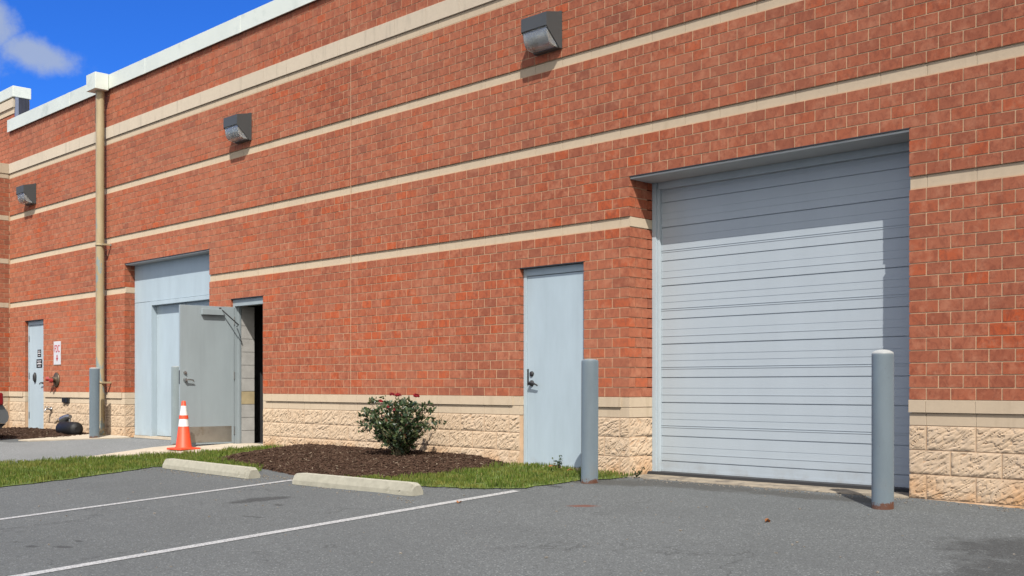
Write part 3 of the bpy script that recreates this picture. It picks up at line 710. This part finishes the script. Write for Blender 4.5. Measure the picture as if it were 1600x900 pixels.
# ------------------------------------------------------------------ wheel stops
def wheel_stop(a, b, label, seed):
    (u0, d0), (u1, d1) = a, b; L = math.hypot(u1-u0, d1-d0); rz = math.atan2(-(d1-d0), u1-u0)
    bm = bmesh.new(); N = 40; pr = [(0,0),(.0,.045),(.035,.115),(.125,.115),(.165,.045),(.165,0)]
    rings = []
    for i in range(N+1):
        t = i/N; x = t*L; e = min(x, L-x); k = min(1, e/.05); sh = .80+.20*k
        rings.append([bm.verts.new((x, .0825+(p[0]-.0825)*(.86+.14*k), p[1]*sh)) for p in pr])
    for i in range(N):
        for j in range(len(pr)-1): bm.faces.new((rings[i][j], rings[i+1][j], rings[i+1][j+1], rings[i][j+1]))
    bm.faces.new(rings[0]); bm.faces.new(rings[-1][::-1]); bmesh.ops.recalc_face_normals(bm, faces=bm.faces)
    bmesh.ops.subdivide_edges(bm, edges=[e for e in bm.edges], cuts=2, use_grid_fill=True)
    for v in bm.verts:
        if v.co.z > .012:
            n = mnoise.fractal(Vector((v.co.x*9, v.co.y*30, v.co.z*30+seed)), .8, 2, 3); chip = mnoise.noise(Vector((v.co.x*14+seed, v.co.y*14, v.co.z*14)))
            v.co += Vector((0, n*.0010, n*.0010))
            lim = .42 if L-v.co.x < .10 else .72
            if chip > lim: v.co.z -= (chip-lim)*.05; v.co.y += (.0825-v.co.y)*.12
    me = bpy.data.meshes.new('wheel_stop'); bm.to_mesh(me); bm.free(); me.materials.append(M['stopc'])
    o = bpy.data.objects.new('wheel_stop', me); COL.objects.link(o); z0 = G(u0, d0-.08); z1 = G(u1, d1-.08)
    o.location = (u0, -d0, z0); o.rotation_euler = (0, -math.atan2(z1-z0, L), rz); tag(o, label, 'wheel stop', 'concrete wheel stops at the parking bays'); return o
wheel_stop((-12.62,2.33),(-10.53,2.40),'long concrete wheel stop farther left, in front of the grass strip',3)
wheel_stop((-9.66,2.42),(-7.88,2.30),'concrete wheel stop with a chipped end, nearest the rose bush',9)

# ------------------------------------------------------------------ planting
def inside(P, u, d):
    c = False; j = len(P)-1
    for i in range(len(P)):
        if ((P[i][1] > d) != (P[j][1] > d)) and u < (P[j][0]-P[i][0])*(d-P[i][1])/(P[j][1]-P[i][1])+P[i][0]: c = not c
        j = i
    return c
def edge_dist(P, u, d):
    best = 9
    for i in range(len(P)):
        a = P[i]; b = P[(i+1) % len(P)]; dx, dy = b[0]-a[0], b[1]-a[1]; t = max(0, min(1, ((u-a[0])*dx+(d-a[1])*dy)/(dx*dx+dy*dy+1e-9)))
        best = min(best, math.hypot(u-a[0]-t*dx, d-a[1]-t*dy))
    return best
MUL = [(-13.55,.0),(-13.25,1.0),(-12.85,1.45),(-11.58,1.66),(-10.46,1.90),(-9.6,1.80),(-8.95,1.42),(-8.80,.95),(-8.86,.15),(-8.9,.0)]
def mound(u, d, P, h):
    if not inside(P, u, d): return 0
    e = min(abs(edge_dist([p for p in P], u, d)), 9)
    # distance to the open sides only
    be = 9
    for i in range(len(P)-1):
        a = P[i]; b = P[i+1]; dx, dy = b[0]-a[0], b[1]-a[1]; t = max(0, min(1, ((u-a[0])*dx+(d-a[1])*dy)/(dx*dx+dy*dy+1e-9)))
        be = min(be, math.hypot(u-a[0]-t*dx, d-a[1]-t*dy))
    k = min(1, be/.75); return h*k*k*(3-2*k)
def mulch_bed(P, h, chips, step):
    mb = MB(); u0 = min(p[0] for p in P); u1 = max(p[0] for p in P); d1 = max(p[1] for p in P); d0 = min(p[1] for p in P)
    nu = int((u1-u0)/step)+1; nd = int((d1-d0)/step)+1; idx = {}; vs = []; fs = []
    for j in range(nd+1):
        for i in range(nu+1):
            u = u0+i*step; d = d0+j*step; ins = inside(P, u, d+1e-4)
            if not ins and edge_dist(P, u, d) > step*1.2: continue
            z = G(u, d)+(mound(u, d, P, h)+.014+.016*mnoise.fractal(Vector((u*9, d*9, 0)), .8, 2, 4) if ins else -.012)
            idx[(i, j)] = len(vs); vs.append((u, -d-.0, z))
    for j in range(nd):
        for i in range(nu):
            q = [(i,j),(i,j+1),(i+1,j+1),(i+1,j)]
            if all(x in idx for x in q): fs.append([idx[x] for x in q])
    mb.add(vs, fs, True)
    for k in range(chips):
        u = random.uniform(u0, u1); d = random.uniform(d0+.03, d1)
        if not inside(P, u, d) or edge_dist(P, u, d) < .0: continue
        z = G(u, d)+mound(u, d, P, h)+.016+.014*mnoise.fractal(Vector((u*9, d*9, 0)), .8, 2, 4)
        l = random.uniform(.008,.030); w = random.uniform(.003,.007)
        T = Matrix.Translation((u, -d, z+.004)) @ Matrix.Rotation(random.uniform(0, 6.3), 4, 'Z') @ Matrix.Rotation(jit(.5), 4, 'Y') @ Matrix.Rotation(jit(.6), 4, 'X')
        mb.box(-l, l, -w, w, -.004, .004, T)
    o = mb.build('mulch', M['mulch']); o['kind'] = 'stuff'; return o
mulch_bed(MUL, .07, 9000, .035)
mulch_bed([(-23.8,.0),(-23.8,1.35),(-20.9,1.35),(-19.8,1.05),(-19.45,.75),(-19.75,.0)], .03, 1500, .06)
hump = MB()
def ragged(P, amp, step=.07):
    out = []
    for i in range(len(P)):
        a = P[i]; b = P[(i+1) % len(P)]; L = math.hypot(b[0]-a[0], b[1]-a[1]); n = max(1, int(L/step))
        for k in range(n):
            u = a[0]+(b[0]-a[0])*k/n; d = a[1]+(b[1]-a[1])*k/n
            out.append((u+amp*mnoise.fractal(Vector((u*5, d*5, 1)), .8, 2, 3), max(.02, d+amp*mnoise.fractal(Vector((u*5, d*5, 8)), .8, 2, 3))))
    return out
def grass(P, dens, h0, h1, lean=.5):
    P = ragged(P, .055)
    mb = MB(); u0 = min(p[0] for p in P); u1 = max(p[0] for p in P); d0 = min(p[1] for p in P); d1 = max(p[1] for p in P)
    sv, sf = clip_sheet('', P, None, .0085)
    mb.cur = 1; mb.add(sv, sf); mb.cur = 0
    n = int(dens*(u1-u0)*(d1-d0))
    for k in range(n):
        u = random.uniform(u0-.03, u1+.03); d = random.uniform(d0-.03, d1+.03)
        ins = inside(P, u, d)
        if not ins and (edge_dist(P, u, d) > .07 or random.random() < .55): continue
        clump = .65+.8*max(0, .5+mnoise.noise(Vector((u*4, d*4, 2))))
        if random.random() > .22+.9*(.5+mnoise.noise(Vector((u*6, d*6, 9)))): continue
        h = random.uniform(h0, h1)*clump; a = random.uniform(0, 6.283); w = random.uniform(.0030,.0055); l = random.uniform(.1, lean)*h
        cx, cy = math.cos(a), math.sin(a); z = G(u, d)+.015; b = random.uniform(0, 6.283); lx, ly = math.cos(b)*l, math.sin(b)*l
        mb.add([(u-cx*w, -d-cy*w, z), (u+cx*w, -d+cy*w, z), (u+cx*w*.8+lx*.4, -d+cy*w*.8+ly*.4, z+h*.6), (u-cx*w*.8+lx*.4, -d-cy*w*.8+ly*.4, z+h*.6), (u+lx, -d+ly, z+h)], [(0,1,2,3),(3,2,4)], True)
    o = mb.build('grass', [M['grass'], M['soil']]); o['kind'] = 'stuff'; return o
grass([(-16.8,4.35),(-16.2,3.55),(-15.25,3.12),(-14.95,2.32),(-14.58,2.08),(-14.28,1.38),(-13.98,.98),(-13.92,.44),(-13.92,.05),(-13.5,.05),(-13.24,1.0),(-12.85,1.47),(-12.0,1.62),(-11.5,1.70),(-10.9,2.08),(-12.6,2.18),(-12.85,2.28),(-12.66,2.86),(-12.52,3.6),(-12.45,4.3),(-12.3,5.6),(-16.5,6.2)], 2700, .020, .056)
grass([(-9.45,1.95),(-8.95,1.46),(-8.80,1.0),(-8.86,.15),(-8.84,.03),(-7.80,.03),(-7.30,.06),(-7.12,.10),(-7.15,.24),(-7.34,.60),(-7.45,1.36),(-7.85,1.66),(-8.33,1.86),(-8.9,2.03)], 3700, .018, .047)
# rose bush
bx, bd = -10.27, .50; bz = G(bx, bd)+mound(bx, bd, MUL, .07)
RB = tag(empty('rose_bush', (bx, -bd, bz)), 'leafy dark green rose bush with red blooms in the mulch bed', 'bush')
st = MB(); lf = MB(); fl = []
def leafq(mb, p, nrm, dirv, L):
    d_ = dirv.normalized(); s = d_.cross(nrm).normalized(); w = L*.34
    n2 = s.cross(d_).normalized()
    mb.add([p, p+d_*L*.45+s*w-n2*w*.25, p+d_*L, p+d_*L*.45-s*w-n2*w*.25, p+d_*L*.5], [(0,4,1),(1,4,2),(2,4,3),(3,4,0)], False)
def rvec(): 
    v = Vector((random.gauss(0,1), random.gauss(0,1), random.gauss(0,1))); return v.normalized()
canes = []
for k in range(34):
    a = random.uniform(0, 2*math.pi); sp = random.uniform(.10,.52)*random.choice((1,1,1,.6)); hh = random.uniform(.36,.66)*(1.1-.20*sp/.40)
    tip = Vector((math.cos(a)*sp*1.12-.02, math.sin(a)*sp*.72-.02, hh)); canes.append(tip)
for t_ in ((-.50,.05,.68),(-.46,-.08,.60),(-.54,0,.62),(-.40,.08,.70),(.46,-.05,.60),(.50,.08,.56),(-.02,0,.70),(.08,.05,.66),(.40,.1,.64),(.34,-.1,.62),(.62,.06,.42),(-.58,0,.50),(-.10,.1,.64),(.2,0,.58)): canes.append(Vector(t_))
for tip in canes:
    base = Vector((jit(.05), jit(.05), -.03)); mid_ = base.lerp(tip, .5)+Vector((tip.x*-.10, tip.y*-.1, .06)); pts = []
    for i in range(9):
        t = i/8; q = base*(1-t)**2+mid_*2*t*(1-t)+tip*t*t; pts.append(q+rvec()*.008)
    st.tube(pts, [.007*(1-.7*i/8) for i in range(9)], 6)
    for i in range(2, 9):
        for r in range(random.randint(2, 5) if i > 2 else 1):
            c = pts[i]+rvec()*random.uniform(.01,.07)
            ax_ = (rvec()+Vector((0,0,.5))+(pts[i]-Vector((0,0,.35)))*.8).normalized()
            for w_ in range(random.choice((3,5,5,5))):
                d_ = (ax_+rvec()*.8).normalized(); n_ = (Vector((.3,-.4,.9))+rvec()*.8).normalized()
                if abs(d_.dot(n_)) > .95: continue
                leafq(lf, c+rvec()*.022, n_, d_, random.uniform(.030,.062))
st.build('stems', M['stem'], RB); lf.build('leaves', M['leaf'], RB)
for (x, y, z, s) in ((-.155,-.17,.66,.045),(.0,-.12,.745,.05),(.06,-.08,.735,.055),(.30,.0,.73,.055),(.055,-.22,.60,.03),(.145,-.2,.565,.035)):
    mb = MB()
    for k in range(26):
        v = rvec(); v.z = abs(v.z)*.8+.1; v.normalize(); r0 = s*random.uniform(.25,.8)
        t1 = v.cross(Vector((.3,.2,1))).normalized(); t2 = v.cross(t1); c = Vector((x,y,z))+v*r0*.55; w = s*.38
        mb.add([c-t1*w-t2*w*.6, c+t1*w-t2*w*.6, c+t1*w*.8+t2*w+v*s*.25, c-t1*w*.8+t2*w+v*s*.25], [(0,1,2,3)], False)
    mb.build('rose', M['petal'], RB)
# weeds on the sill of the plain door
for (u, d, h, lab) in ((-8.02,.17,.19,'spindly weed growing at the foot of the plain blue grey door'), (-7.02,.10,.12,'small weed at the corner of the roll-up door')):
    mb = MB(); z = G(u, d)
    for k in range(7):
        tip = Vector((jit(.09), jit(.05), h*random.uniform(.5, 1))); mb.tube([Vector((0,0,0)), tip*.5+rvec()*.01, tip], [.0028,.002,.0012], 5)
        for r in range(9): leafq(mb, tip*random.uniform(.35, 1.0), rvec(), rvec()+Vector((0,0,.3)), random.uniform(.012,.03))
    o = mb.build('weed', M['leaf']); o.location = (u, -d, z+.01); tag(o, lab, 'weed')
def dry_leaf(u, d, s, lab, lift=.006):
    mb = MB(); P_ = []
    for k in range(12):
        a = 2*math.pi*k/12; r = s*(1 if k % 2 else .55)*random.uniform(.8,1.1); P_.append((r*math.cos(a), r*.7*math.sin(a), .012*math.sin(a*2+u)+.01*abs(math.cos(a))))
    mb.add([(0,0,.004)]+P_, [(0, 1+k, 1+(k+1) % 12) for k in range(12)], False); o = mb.build('fallen_leaf', M['dryleaf']); o.location = (u, -d, G(u, d)+lift); o.rotation_euler = (0,0,random.uniform(0,6)); tag(o, lab, 'leaf', 'fallen leaves on the ground')
dry_leaf(-7.27,2.26,.045,'orange fallen leaf lying on the asphalt beside the white parking line'); dry_leaf(-4.50,1.68,.045,'curled orange leaf lying alone on the asphalt before the roll-up door')
dry_leaf(-7.98,.30,.06,'brown leaf lying in the grass before the plain door, the left one of two',.07); dry_leaf(-7.62,.42,.045,'brown leaf lying in the grass nearest the middle bollard',.07)

mb = MB()
def grit(n, fu):
    for k in range(n):
        u, d = fu(); r = random.uniform(.002,.007); T = Matrix.Translation((u, -d, G(u, d)+r*.5)) @ Matrix.Rotation(random.uniform(0,6), 4, 'Z') @ Matrix.Rotation(random.uniform(0,3), 4, 'X')
        mb.box(-r*1.4, r*1.4, -r, r, -r*.7, r*.7, T)
grit(260, lambda: (random.uniform(-7.3,-3.2), .06+abs(random.gauss(0,.10)))); grit(160, lambda: (random.uniform(-12.7,-7.6), 2.40+abs(random.gauss(0,.10)))); grit(130, lambda: (random.uniform(-12,-2.5), random.uniform(.5,6)))
grit(140, lambda: (random.uniform(-12.5,-10), 2.15+random.gauss(0,.07)))
tag(mb.build('grit', M['gritm']), kind='stuff')

# ------------------------------------------------------------------ things on the left part of the wall
SG = tag(empty('fire_sign', (-21.37, -.004, 1.30)), 'narrow white wall sign with red letters FDC and a down arrow', 'sign')
mb = MB(); mb.box(-.165, .165, -.006, -.001, .0, .45); mb.build('sign_plate', M['white'], SG, bevel=.004)
cu_ = bpy.data.curves.new('sign_text', 'FONT'); cu_.body = 'FDC'; cu_.size = .15; cu_.align_x = 'CENTER'; cu_.extrude = .0015
to = bpy.data.objects.new('sign_text', cu_); COL.objects.link(to); bpy.context.view_layer.update()
me = bpy.data.meshes.new_from_object(to.evaluated_get(bpy.context.evaluated_depsgraph_get())); bpy.data.objects.remove(to)
me.materials.append(M['red']); to = bpy.data.objects.new('sign_text', me); COL.objects.link(to); to.parent = SG; to.location = (0,-.0078,.24); to.rotation_euler = (math.radians(90),0,0); to.scale = (.88,1.35,1)
mb = MB(); mb.add([(-.02,-.0085,.19),(.02,-.0085,.19),(.02,-.0085,.13),(.05,-.0085,.13),(0,-.0085,.06),(-.05,-.0085,.13),(-.02,-.0085,.13)], [(6,5,4,3,2,1,0)]); mb.add([(-.02,-.0065,.19),(.02,-.0065,.19),(.02,-.0065,.13),(.05,-.0065,.13),(0,-.0065,.06),(-.05,-.0065,.13),(-.02,-.0065,.13)], [(0,1,2,3,4,5,6)]); mb.build('sign_arrow', M['red'], SG)
FC = tag(empty('fire_connection', (-21.40, -.005, 1.01)), 'brass fire hose connection with red caps on the brick under the sign', 'hydrant')
FC.scale = (.86,.86,.86)
RX = Matrix.Rotation(math.radians(90), 4, 'X')
mb = MB(); mb.lathe([(0,0),(.165,0),(.165,.015),(.14,.03),(.07,.04),(.06,.10),(0,.10)], 28, M=RX); mb.build('wall_plate', M['brass'], FC)
for s in (-1, 1):
    mb = MB(); e = Vector((s*.075-.02, -.125, -.02*s)); mb.tube([Vector((s*.02,-.06,0)), Vector((s*.05-.01,-.10,0)), e], [.045,.042,.045], 16); ps_ = mb.build('hose_inlet', M['brass'], FC)
    mb = MB(); mb.tube([e, e+Vector((s*.02-.02,-.06,0))], [.052,.048], 16); mb.tube([e+Vector((s*.02-.02,-.06,-.03)), e+Vector((s*.02-.02,-.06,.05))], .012, 8); mb.build('red_cap', M['red_enamel'], ps_)
OU = tag(empty('outlet_box', (-20.93, .0, .615)), 'dark twin outlet box under the cream ledge left of the downspout', 'outlet')
mb = MB(); mb.box(-.13, .13, -.03, -.002, -.05, .05); mb.build('box', M['dark_steel'], OU, bevel=.006)
for s in (-1, 1):
    mb = MB(); mb.box(s*.07-.05, s*.07+.05, -.055, -.0305, -.04, .055); mb.build('cover', M['rubber'], OU, bevel=.006)
for (u, z, lab) in ((-21.62,.44,'upper brass tap on the block wall right of the narrow door'), (-21.15,.21,'lower dark tap on the block wall near the black cylinder')):
    T_ = tag(empty('tap', (u, -.02, z)), lab, 'tap'); mb = MB(); mb.lathe([(0,0),(.045,0),(.045,.012),(.02,.02),(.018,.07),(0,.07)], 16, M=RX); mb.tube([(0,-.06,0),(0,-.11,0),(0,-.125,-.04)], [.02,.02,.016], 12); mb.build('tap_body', M['brass'] if z < .3 else M['steel'], T_)
    mb = MB(); mb.lathe([(0,0),(.035,0),(.035,.012),(0,.012)], 14, 0, -.08, .04); mb.tube([(0,-.08,0),(0,-.08,.045)], .008, 8); mb.build('tap_wheel', M['steel'], T_)
FLD = tag(empty('floodlight', (-20.36, -.20, .08)), 'small grey floodlight on a stake above the black cylinder', 'lamp')
mb = MB(); mb.tube([(.02,0,-.1),(.02,0,.2)], .022, 10); mb.build('stake', M['steel'], FLD)
mb = MB(); mb.tube([Vector((.05,.0,.24)), Vector((-.02,-.01,.235)), Vector((-.10,-.03,.20)), Vector((-.17,-.05,.165))], [.035,.06,.075,.085], 16); FH = mb.build('lamp_head', M['steel'], FLD)
mb = MB(); mb.tube([Vector((-.171,-.05,.164)), Vector((-.178,-.052,.161))], .074, 16); mb.build('lens', M['carglass'], FH)
DRM = MB(); DRM.tube([(-.36,0,.0),(-.34,0,.0),(-.30,0,.0),(.30,0,0),(.34,0,0),(.36,0,0)], [.05,.105,.13,.13,.105,.05], 20); db = DRM.build('black_cylinder', M['rubber']); db.location = (-20.12, -.30, .105); tag(db, 'black plastic cylinder lying on the mulch against the block base', 'cylinder')

# ------------------------------------------------------------------ parked car, tail towards the wall, mostly outside the frame
def make_car(x, y, z, rz):
    root = empty('parked_car', (x, y, z), rz)   # local +y = tail
    Lr, Hw = 2.28, .89
    st_ = [  # y, half width sill, belt z, roof z, half width roof, bottom z
        (-2.28,.60,.62,.62,.55,.26),(-2.18,.78,.70,.70,.70,.20),(-1.75,.87,.80,.80,.80,.18),(-1.1,.89,.92,.93,.80,.18),(-.85,.89,.94,1.02,.70,.18),(-.30,.89,.95,1.38,.58,.18),(.25,.89,.96,1.44,.57,.18),(.85,.89,.97,1.40,.56,.18),(1.30,.89,.99,1.18,.62,.18),(1.62,.88,1.0,1.02,.74,.19),(2.05,.84,.97,.98,.74,.22),(2.20,.80,.86,.87,.72,.26),(2.28,.72,.66,.66,.66,.30)]
    mb = MB(); rings = []
    for (yy, hw, bz_, rz_, rw, bo) in st_:
        r = [(-hw*.86,bo),(-hw*.97,bo+.10),(-hw,(bo+bz_)/2),(-hw*.965,bz_),(-rw,rz_-.04 if rz_ > bz_+.03 else bz_+.005),(-rw*.7,rz_+.012),(0,rz_+.025)]
        r = r+[(-a, b) for a, b in r[-2::-1]]; rings.append([(a, yy, b) for a, b in r])
    n = len(rings[0]); vs = [p for r in rings for p in r]
    fs = []; mi = []
    for i in range(len(rings)-1):
        for j in range(n-1): fs.append((i*n+j, i*n+j+1, (i+1)*n+j+1, (i+1)*n+j))
    mb.add(vs, fs, True); mb.add(vs, [tuple(range(n-1,-1,-1)), tuple(range((len(rings)-1)*n, len(rings)*n)), ])
    for i in range(len(rings)-1): mb.add([rings[i][0], rings[i][-1], rings[i+1][-1], rings[i+1][0]], [(0,1,2,3)])
    body = mb.build('body', M['car'], root, weld=True); sd = body.modifiers.new('sub', 'SUBSURF'); sd.levels = 1; sd.render_levels = 2
    for s in (-1, 1):
        for ya, yb, ra, rb in ((-.62,.22,.0,.0),(.28,1.12,.0,.0)):
            mb = MB(); mb.add([(s*.865,ya,.99),(s*.865,yb,1.0),(s*.665,yb-.12 if yb > .5 else yb,1.36),(s*.665,ya+.42 if ya < 0 else ya,1.34)], [(0,1,2,3) if s > 0 else (3,2,1,0)]); mb.build('side_window', M['carglass'], root)
    for nm, pts in (('rear_window', [(-.62,1.50,1.07),(.62,1.50,1.07),(.52,1.05,1.365),(-.52,1.05,1.365)]), ('windscreen', [(.66,-.92,1.02),(-.66,-.92,1.02),(-.54,-.38,1.375),(.54,-.38,1.375)])):
        mb = MB(); mb.add([(a, b+(.05 if nm[0] == 'r' else -.04), c+.03) for a, b, c in pts], [(0,1,2,3)]); mb.build(nm, M['carglass'], root)
    mb = MB(); mb.prism([(2.10,.34),(2.27,.31),(2.325,.36),(2.345,.43),(2.33,.51),(2.28,.59),(2.235,.67),(2.05,.70)], -.80, .80); mb.build('bumper', M['car'], root, bevel=.04, segs=4)
    mb = MB(); mb.prism([(1.95,.20),(2.20,.22),(2.30,.308),(1.95,.308)], -.76, .76); mb.build('valance', M['rubber'], root, bevel=.02)
    mb = MB(); mb.prism([(-2.10,.28),(-2.26,.24),(-2.34,.33),(-2.34,.46),(-2.24,.56),(-2.05,.56)], -.78, .78); mb.build('bumper', M['car'], root, bevel=.04, segs=4)
    for s in (-1, 1):
        mb = MB(); mb.box(s*.74-.13, s*.74+.13, 1.98, 2.245, .64, .86); mb.build('tail_lamp', M['taillight'], root, bevel=.035, segs=4)
        mb = MB(); mb.box(s*.62-.15, s*.62+.15, -2.25, -2.05, .55, .68); mb.build('headlight', M['headlight'], root, bevel=.03, segs=3)
        for yy in (-1.38, 1.30):
            R = Matrix.Translation((s*.80, yy, .315)) @ Matrix.Rotation(math.radians(90), 4, 'Y')
            mb = MB(); mb.lathe([(.20,-.11),(.30,-.11),(.315,-.08),(.315,.08),(.30,.11),(.20,.11)], 32, M=R); w = mb.build('wheel', M['tyre'], root)
            mb = MB(); mb.lathe([(0,-.085),(.20,-.085),(.21,-.10),(.21,.10),(.20,.085),(.05,.075),(0,.08)], 24, M=R); mb.build('rim', M['steel'], w)
    return root
CAR = make_car(-20.91, -3.70, G(-21, 3.6), 0.0); tag(CAR, 'silver grey car backed towards the wall, only its tail showing at the left edge', 'car')
CAR.rotation_euler = (math.radians(2.4), 0, 0)

# ------------------------------------------------------------------ light, sky, camera
sdir = Vector((1.05,-1.0,1.56)).normalized()
el = math.asin(sdir.z); az = math.atan2(sdir.x, sdir.y)
sun = bpy.data.lights.new('sun', 'SUN'); sun.energy = 3.7; sun.angle = math.radians(.5); sun.color = (1,.955,.88)
so = bpy.data.objects.new('sun', sun); COL.objects.link(so); so.rotation_euler = sdir.to_track_quat('Z', 'Y').to_euler(); so.location = (10,-20,20)
W_ = bpy.data.worlds.new('World'); S.world = W_; W_.use_nodes = True; nt = W_.node_tree; bg = nt.nodes['Background']
sky = nt.nodes.new('ShaderNodeTexSky'); sky.sky_type = 'NISHITA'; sky.sun_disc = False; sky.sun_elevation = el; sky.sun_rotation = az; sky.air_density = 1.0; sky.dust_density = .1; sky.ozone_density = 4.0; sky.altitude = 300
hs = nt.nodes.new('ShaderNodeMix'); hs.data_type = 'RGBA'; hs.blend_type = 'MULTIPLY'; hs.inputs[0].default_value = 1; hs.inputs[7].default_value = (.20,.60,1.42,1)   # deep clear blue
nt.links.new(sky.outputs[0], hs.inputs[6])
tc = nt.nodes.new('ShaderNodeTexCoord')
def wn(kind, **ins):
    nd = nt.nodes.new(kind)
    return nd
def cloud_mask(px, py, rx, ry, ang, seed):
    """a wisp of cloud: an ellipse on the sky sphere broken up by noise"""
    a = (px-800)/F; b = (603-py)/F; c, s = math.cos(TH), math.sin(TH)
    dv = Vector((-c+a*s, s+a*c, b)).normalized(); rt = Vector((s, c, 0)); rt = (rt-dv*rt.dot(dv)).normalized(); up = rt.cross(dv)
    e1 = rt*math.cos(ang)+up*math.sin(ang); e2 = up*math.cos(ang)-rt*math.sin(ang); out = []
    for e, r in ((e1, rx/F), (e2, ry/F)):
        sb = nt.nodes.new('ShaderNodeVectorMath'); sb.operation = 'SUBTRACT'; nt.links.new(tc.outputs['Generated'], sb.inputs[0]); sb.inputs[1].default_value = dv
        dt = nt.nodes.new('ShaderNodeVectorMath'); dt.operation = 'DOT_PRODUCT'; nt.links.new(sb.outputs[0], dt.inputs[0]); dt.inputs[1].default_value = e
        m = nt.nodes.new('ShaderNodeMath'); m.operation = 'DIVIDE'; nt.links.new(dt.outputs['Value'], m.inputs[0]); m.inputs[1].default_value = r
        p = nt.nodes.new('ShaderNodeMath'); p.operation = 'POWER'; nt.links.new(m.outputs[0], p.inputs[0]); p.inputs[1].default_value = 2
        ab = nt.nodes.new('ShaderNodeMath'); ab.operation = 'MULTIPLY'; nt.links.new(m.outputs[0], ab.inputs[0]); nt.links.new(m.outputs[0], ab.inputs[1]); out.append(ab)
    sm = nt.nodes.new('ShaderNodeMath'); sm.operation = 'ADD'; nt.links.new(out[0].outputs[0], sm.inputs[0]); nt.links.new(out[1].outputs[0], sm.inputs[1])
    sq = nt.nodes.new('ShaderNodeMath'); sq.operation = 'SQRT'; nt.links.new(sm.outputs[0], sq.inputs[0])
    nz = nt.nodes.new('ShaderNodeTexNoise'); nz.inputs['Scale'].default_value = 30; nz.inputs['Detail'].default_value = 8; nz.inputs['Roughness'].default_value = .66
    ad = nt.nodes.new('ShaderNodeVectorMath'); ad.operation = 'ADD'; nt.links.new(tc.outputs['Generated'], ad.inputs[0]); ad.inputs[1].default_value = (seed,0,0); nt.links.new(ad.outputs[0], nz.inputs['Vector'])
    k = nt.nodes.new('ShaderNodeMath'); k.operation = 'MULTIPLY_ADD'; nt.links.new(nz.outputs['Fac'], k.inputs[0]); k.inputs[1].default_value = 1.5; k.inputs[2].default_value = -.75
    t = nt.nodes.new('ShaderNodeMath'); t.operation = 'ADD'; nt.links.new(sq.outputs[0], t.inputs[0]); nt.links.new(k.outputs[0], t.inputs[1])
    mr = nt.nodes.new('ShaderNodeMapRange'); mr.interpolation_type = 'SMOOTHSTEP'; nt.links.new(t.outputs[0], mr.inputs['Value']); mr.inputs['From Min'].default_value = .25; mr.inputs['From Max'].default_value = 1.05; mr.inputs['To Min'].default_value = .75; mr.inputs['To Max'].default_value = 0
    return mr.outputs[0]
masks = [cloud_mask(52, 82, 75, 28, -.30, 3.1), cloud_mask(-12, 30, 34, 50, .5, 8.7), cloud_mask(-150, 60, 140, 60, -.1, 5.0)]
mx = masks[0]
for m_ in masks[1:]:
    q = nt.nodes.new('ShaderNodeMath'); q.operation = 'MAXIMUM'; nt.links.new(mx, q.inputs[0]); nt.links.new(m_, q.inputs[1]); mx = q.outputs[0]
mixc = nt.nodes.new('ShaderNodeMix'); mixc.data_type = 'RGBA'; nt.links.new(mx, mixc.inputs[0]); nt.links.new(hs.outputs[2], mixc.inputs[6]); mixc.inputs[7].default_value = (3.9,4.5,5.4,1)
# bright clouds added out of view behind the photographer for neutral fill light
def mnode(op, a, b, c=None):
    m = nt.nodes.new('ShaderNodeMath'); m.operation = op
    for i, v in enumerate((a, b, c)):
        if v is None: continue
        if isinstance(v, bpy.types.NodeSocket): nt.links.new(v, m.inputs[i])
        else: m.inputs[i].default_value = v
    return m.outputs[0]
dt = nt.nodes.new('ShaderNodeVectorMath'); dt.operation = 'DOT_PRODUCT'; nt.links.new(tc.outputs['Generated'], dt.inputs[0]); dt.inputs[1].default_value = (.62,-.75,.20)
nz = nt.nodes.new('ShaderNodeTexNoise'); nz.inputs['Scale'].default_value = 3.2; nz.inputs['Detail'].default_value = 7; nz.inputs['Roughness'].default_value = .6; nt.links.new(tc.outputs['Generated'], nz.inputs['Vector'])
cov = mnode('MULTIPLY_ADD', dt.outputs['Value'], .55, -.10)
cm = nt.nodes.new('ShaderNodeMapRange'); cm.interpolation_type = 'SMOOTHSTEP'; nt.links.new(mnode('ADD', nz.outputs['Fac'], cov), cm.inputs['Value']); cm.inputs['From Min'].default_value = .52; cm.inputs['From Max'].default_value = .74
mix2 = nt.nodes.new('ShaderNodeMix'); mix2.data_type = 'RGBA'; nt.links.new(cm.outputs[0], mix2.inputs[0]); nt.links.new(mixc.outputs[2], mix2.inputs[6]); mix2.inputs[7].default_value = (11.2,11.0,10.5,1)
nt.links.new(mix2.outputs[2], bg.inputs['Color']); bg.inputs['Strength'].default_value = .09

cam = bpy.data.cameras.new('camera'); co = bpy.data.objects.new('camera', cam); COL.objects.link(co); S.camera = co
cam.sensor_fit = 'HORIZONTAL'; cam.sensor_width = 36; cam.lens = 36*F/1600; cam.shift_y = (603-450)/1600; cam.clip_end = 600; cam.clip_start = .05
co.location = (0, -D, HC); co.rotation_euler = (math.radians(90), 0, math.atan2(math.cos(TH), math.sin(TH)))
vs_ = S.view_settings; vs_.view_transform = 'Standard'; vs_.look = 'None'; vs_.exposure = .33; vs_.gamma = 1
vs_.use_curve_mapping = False
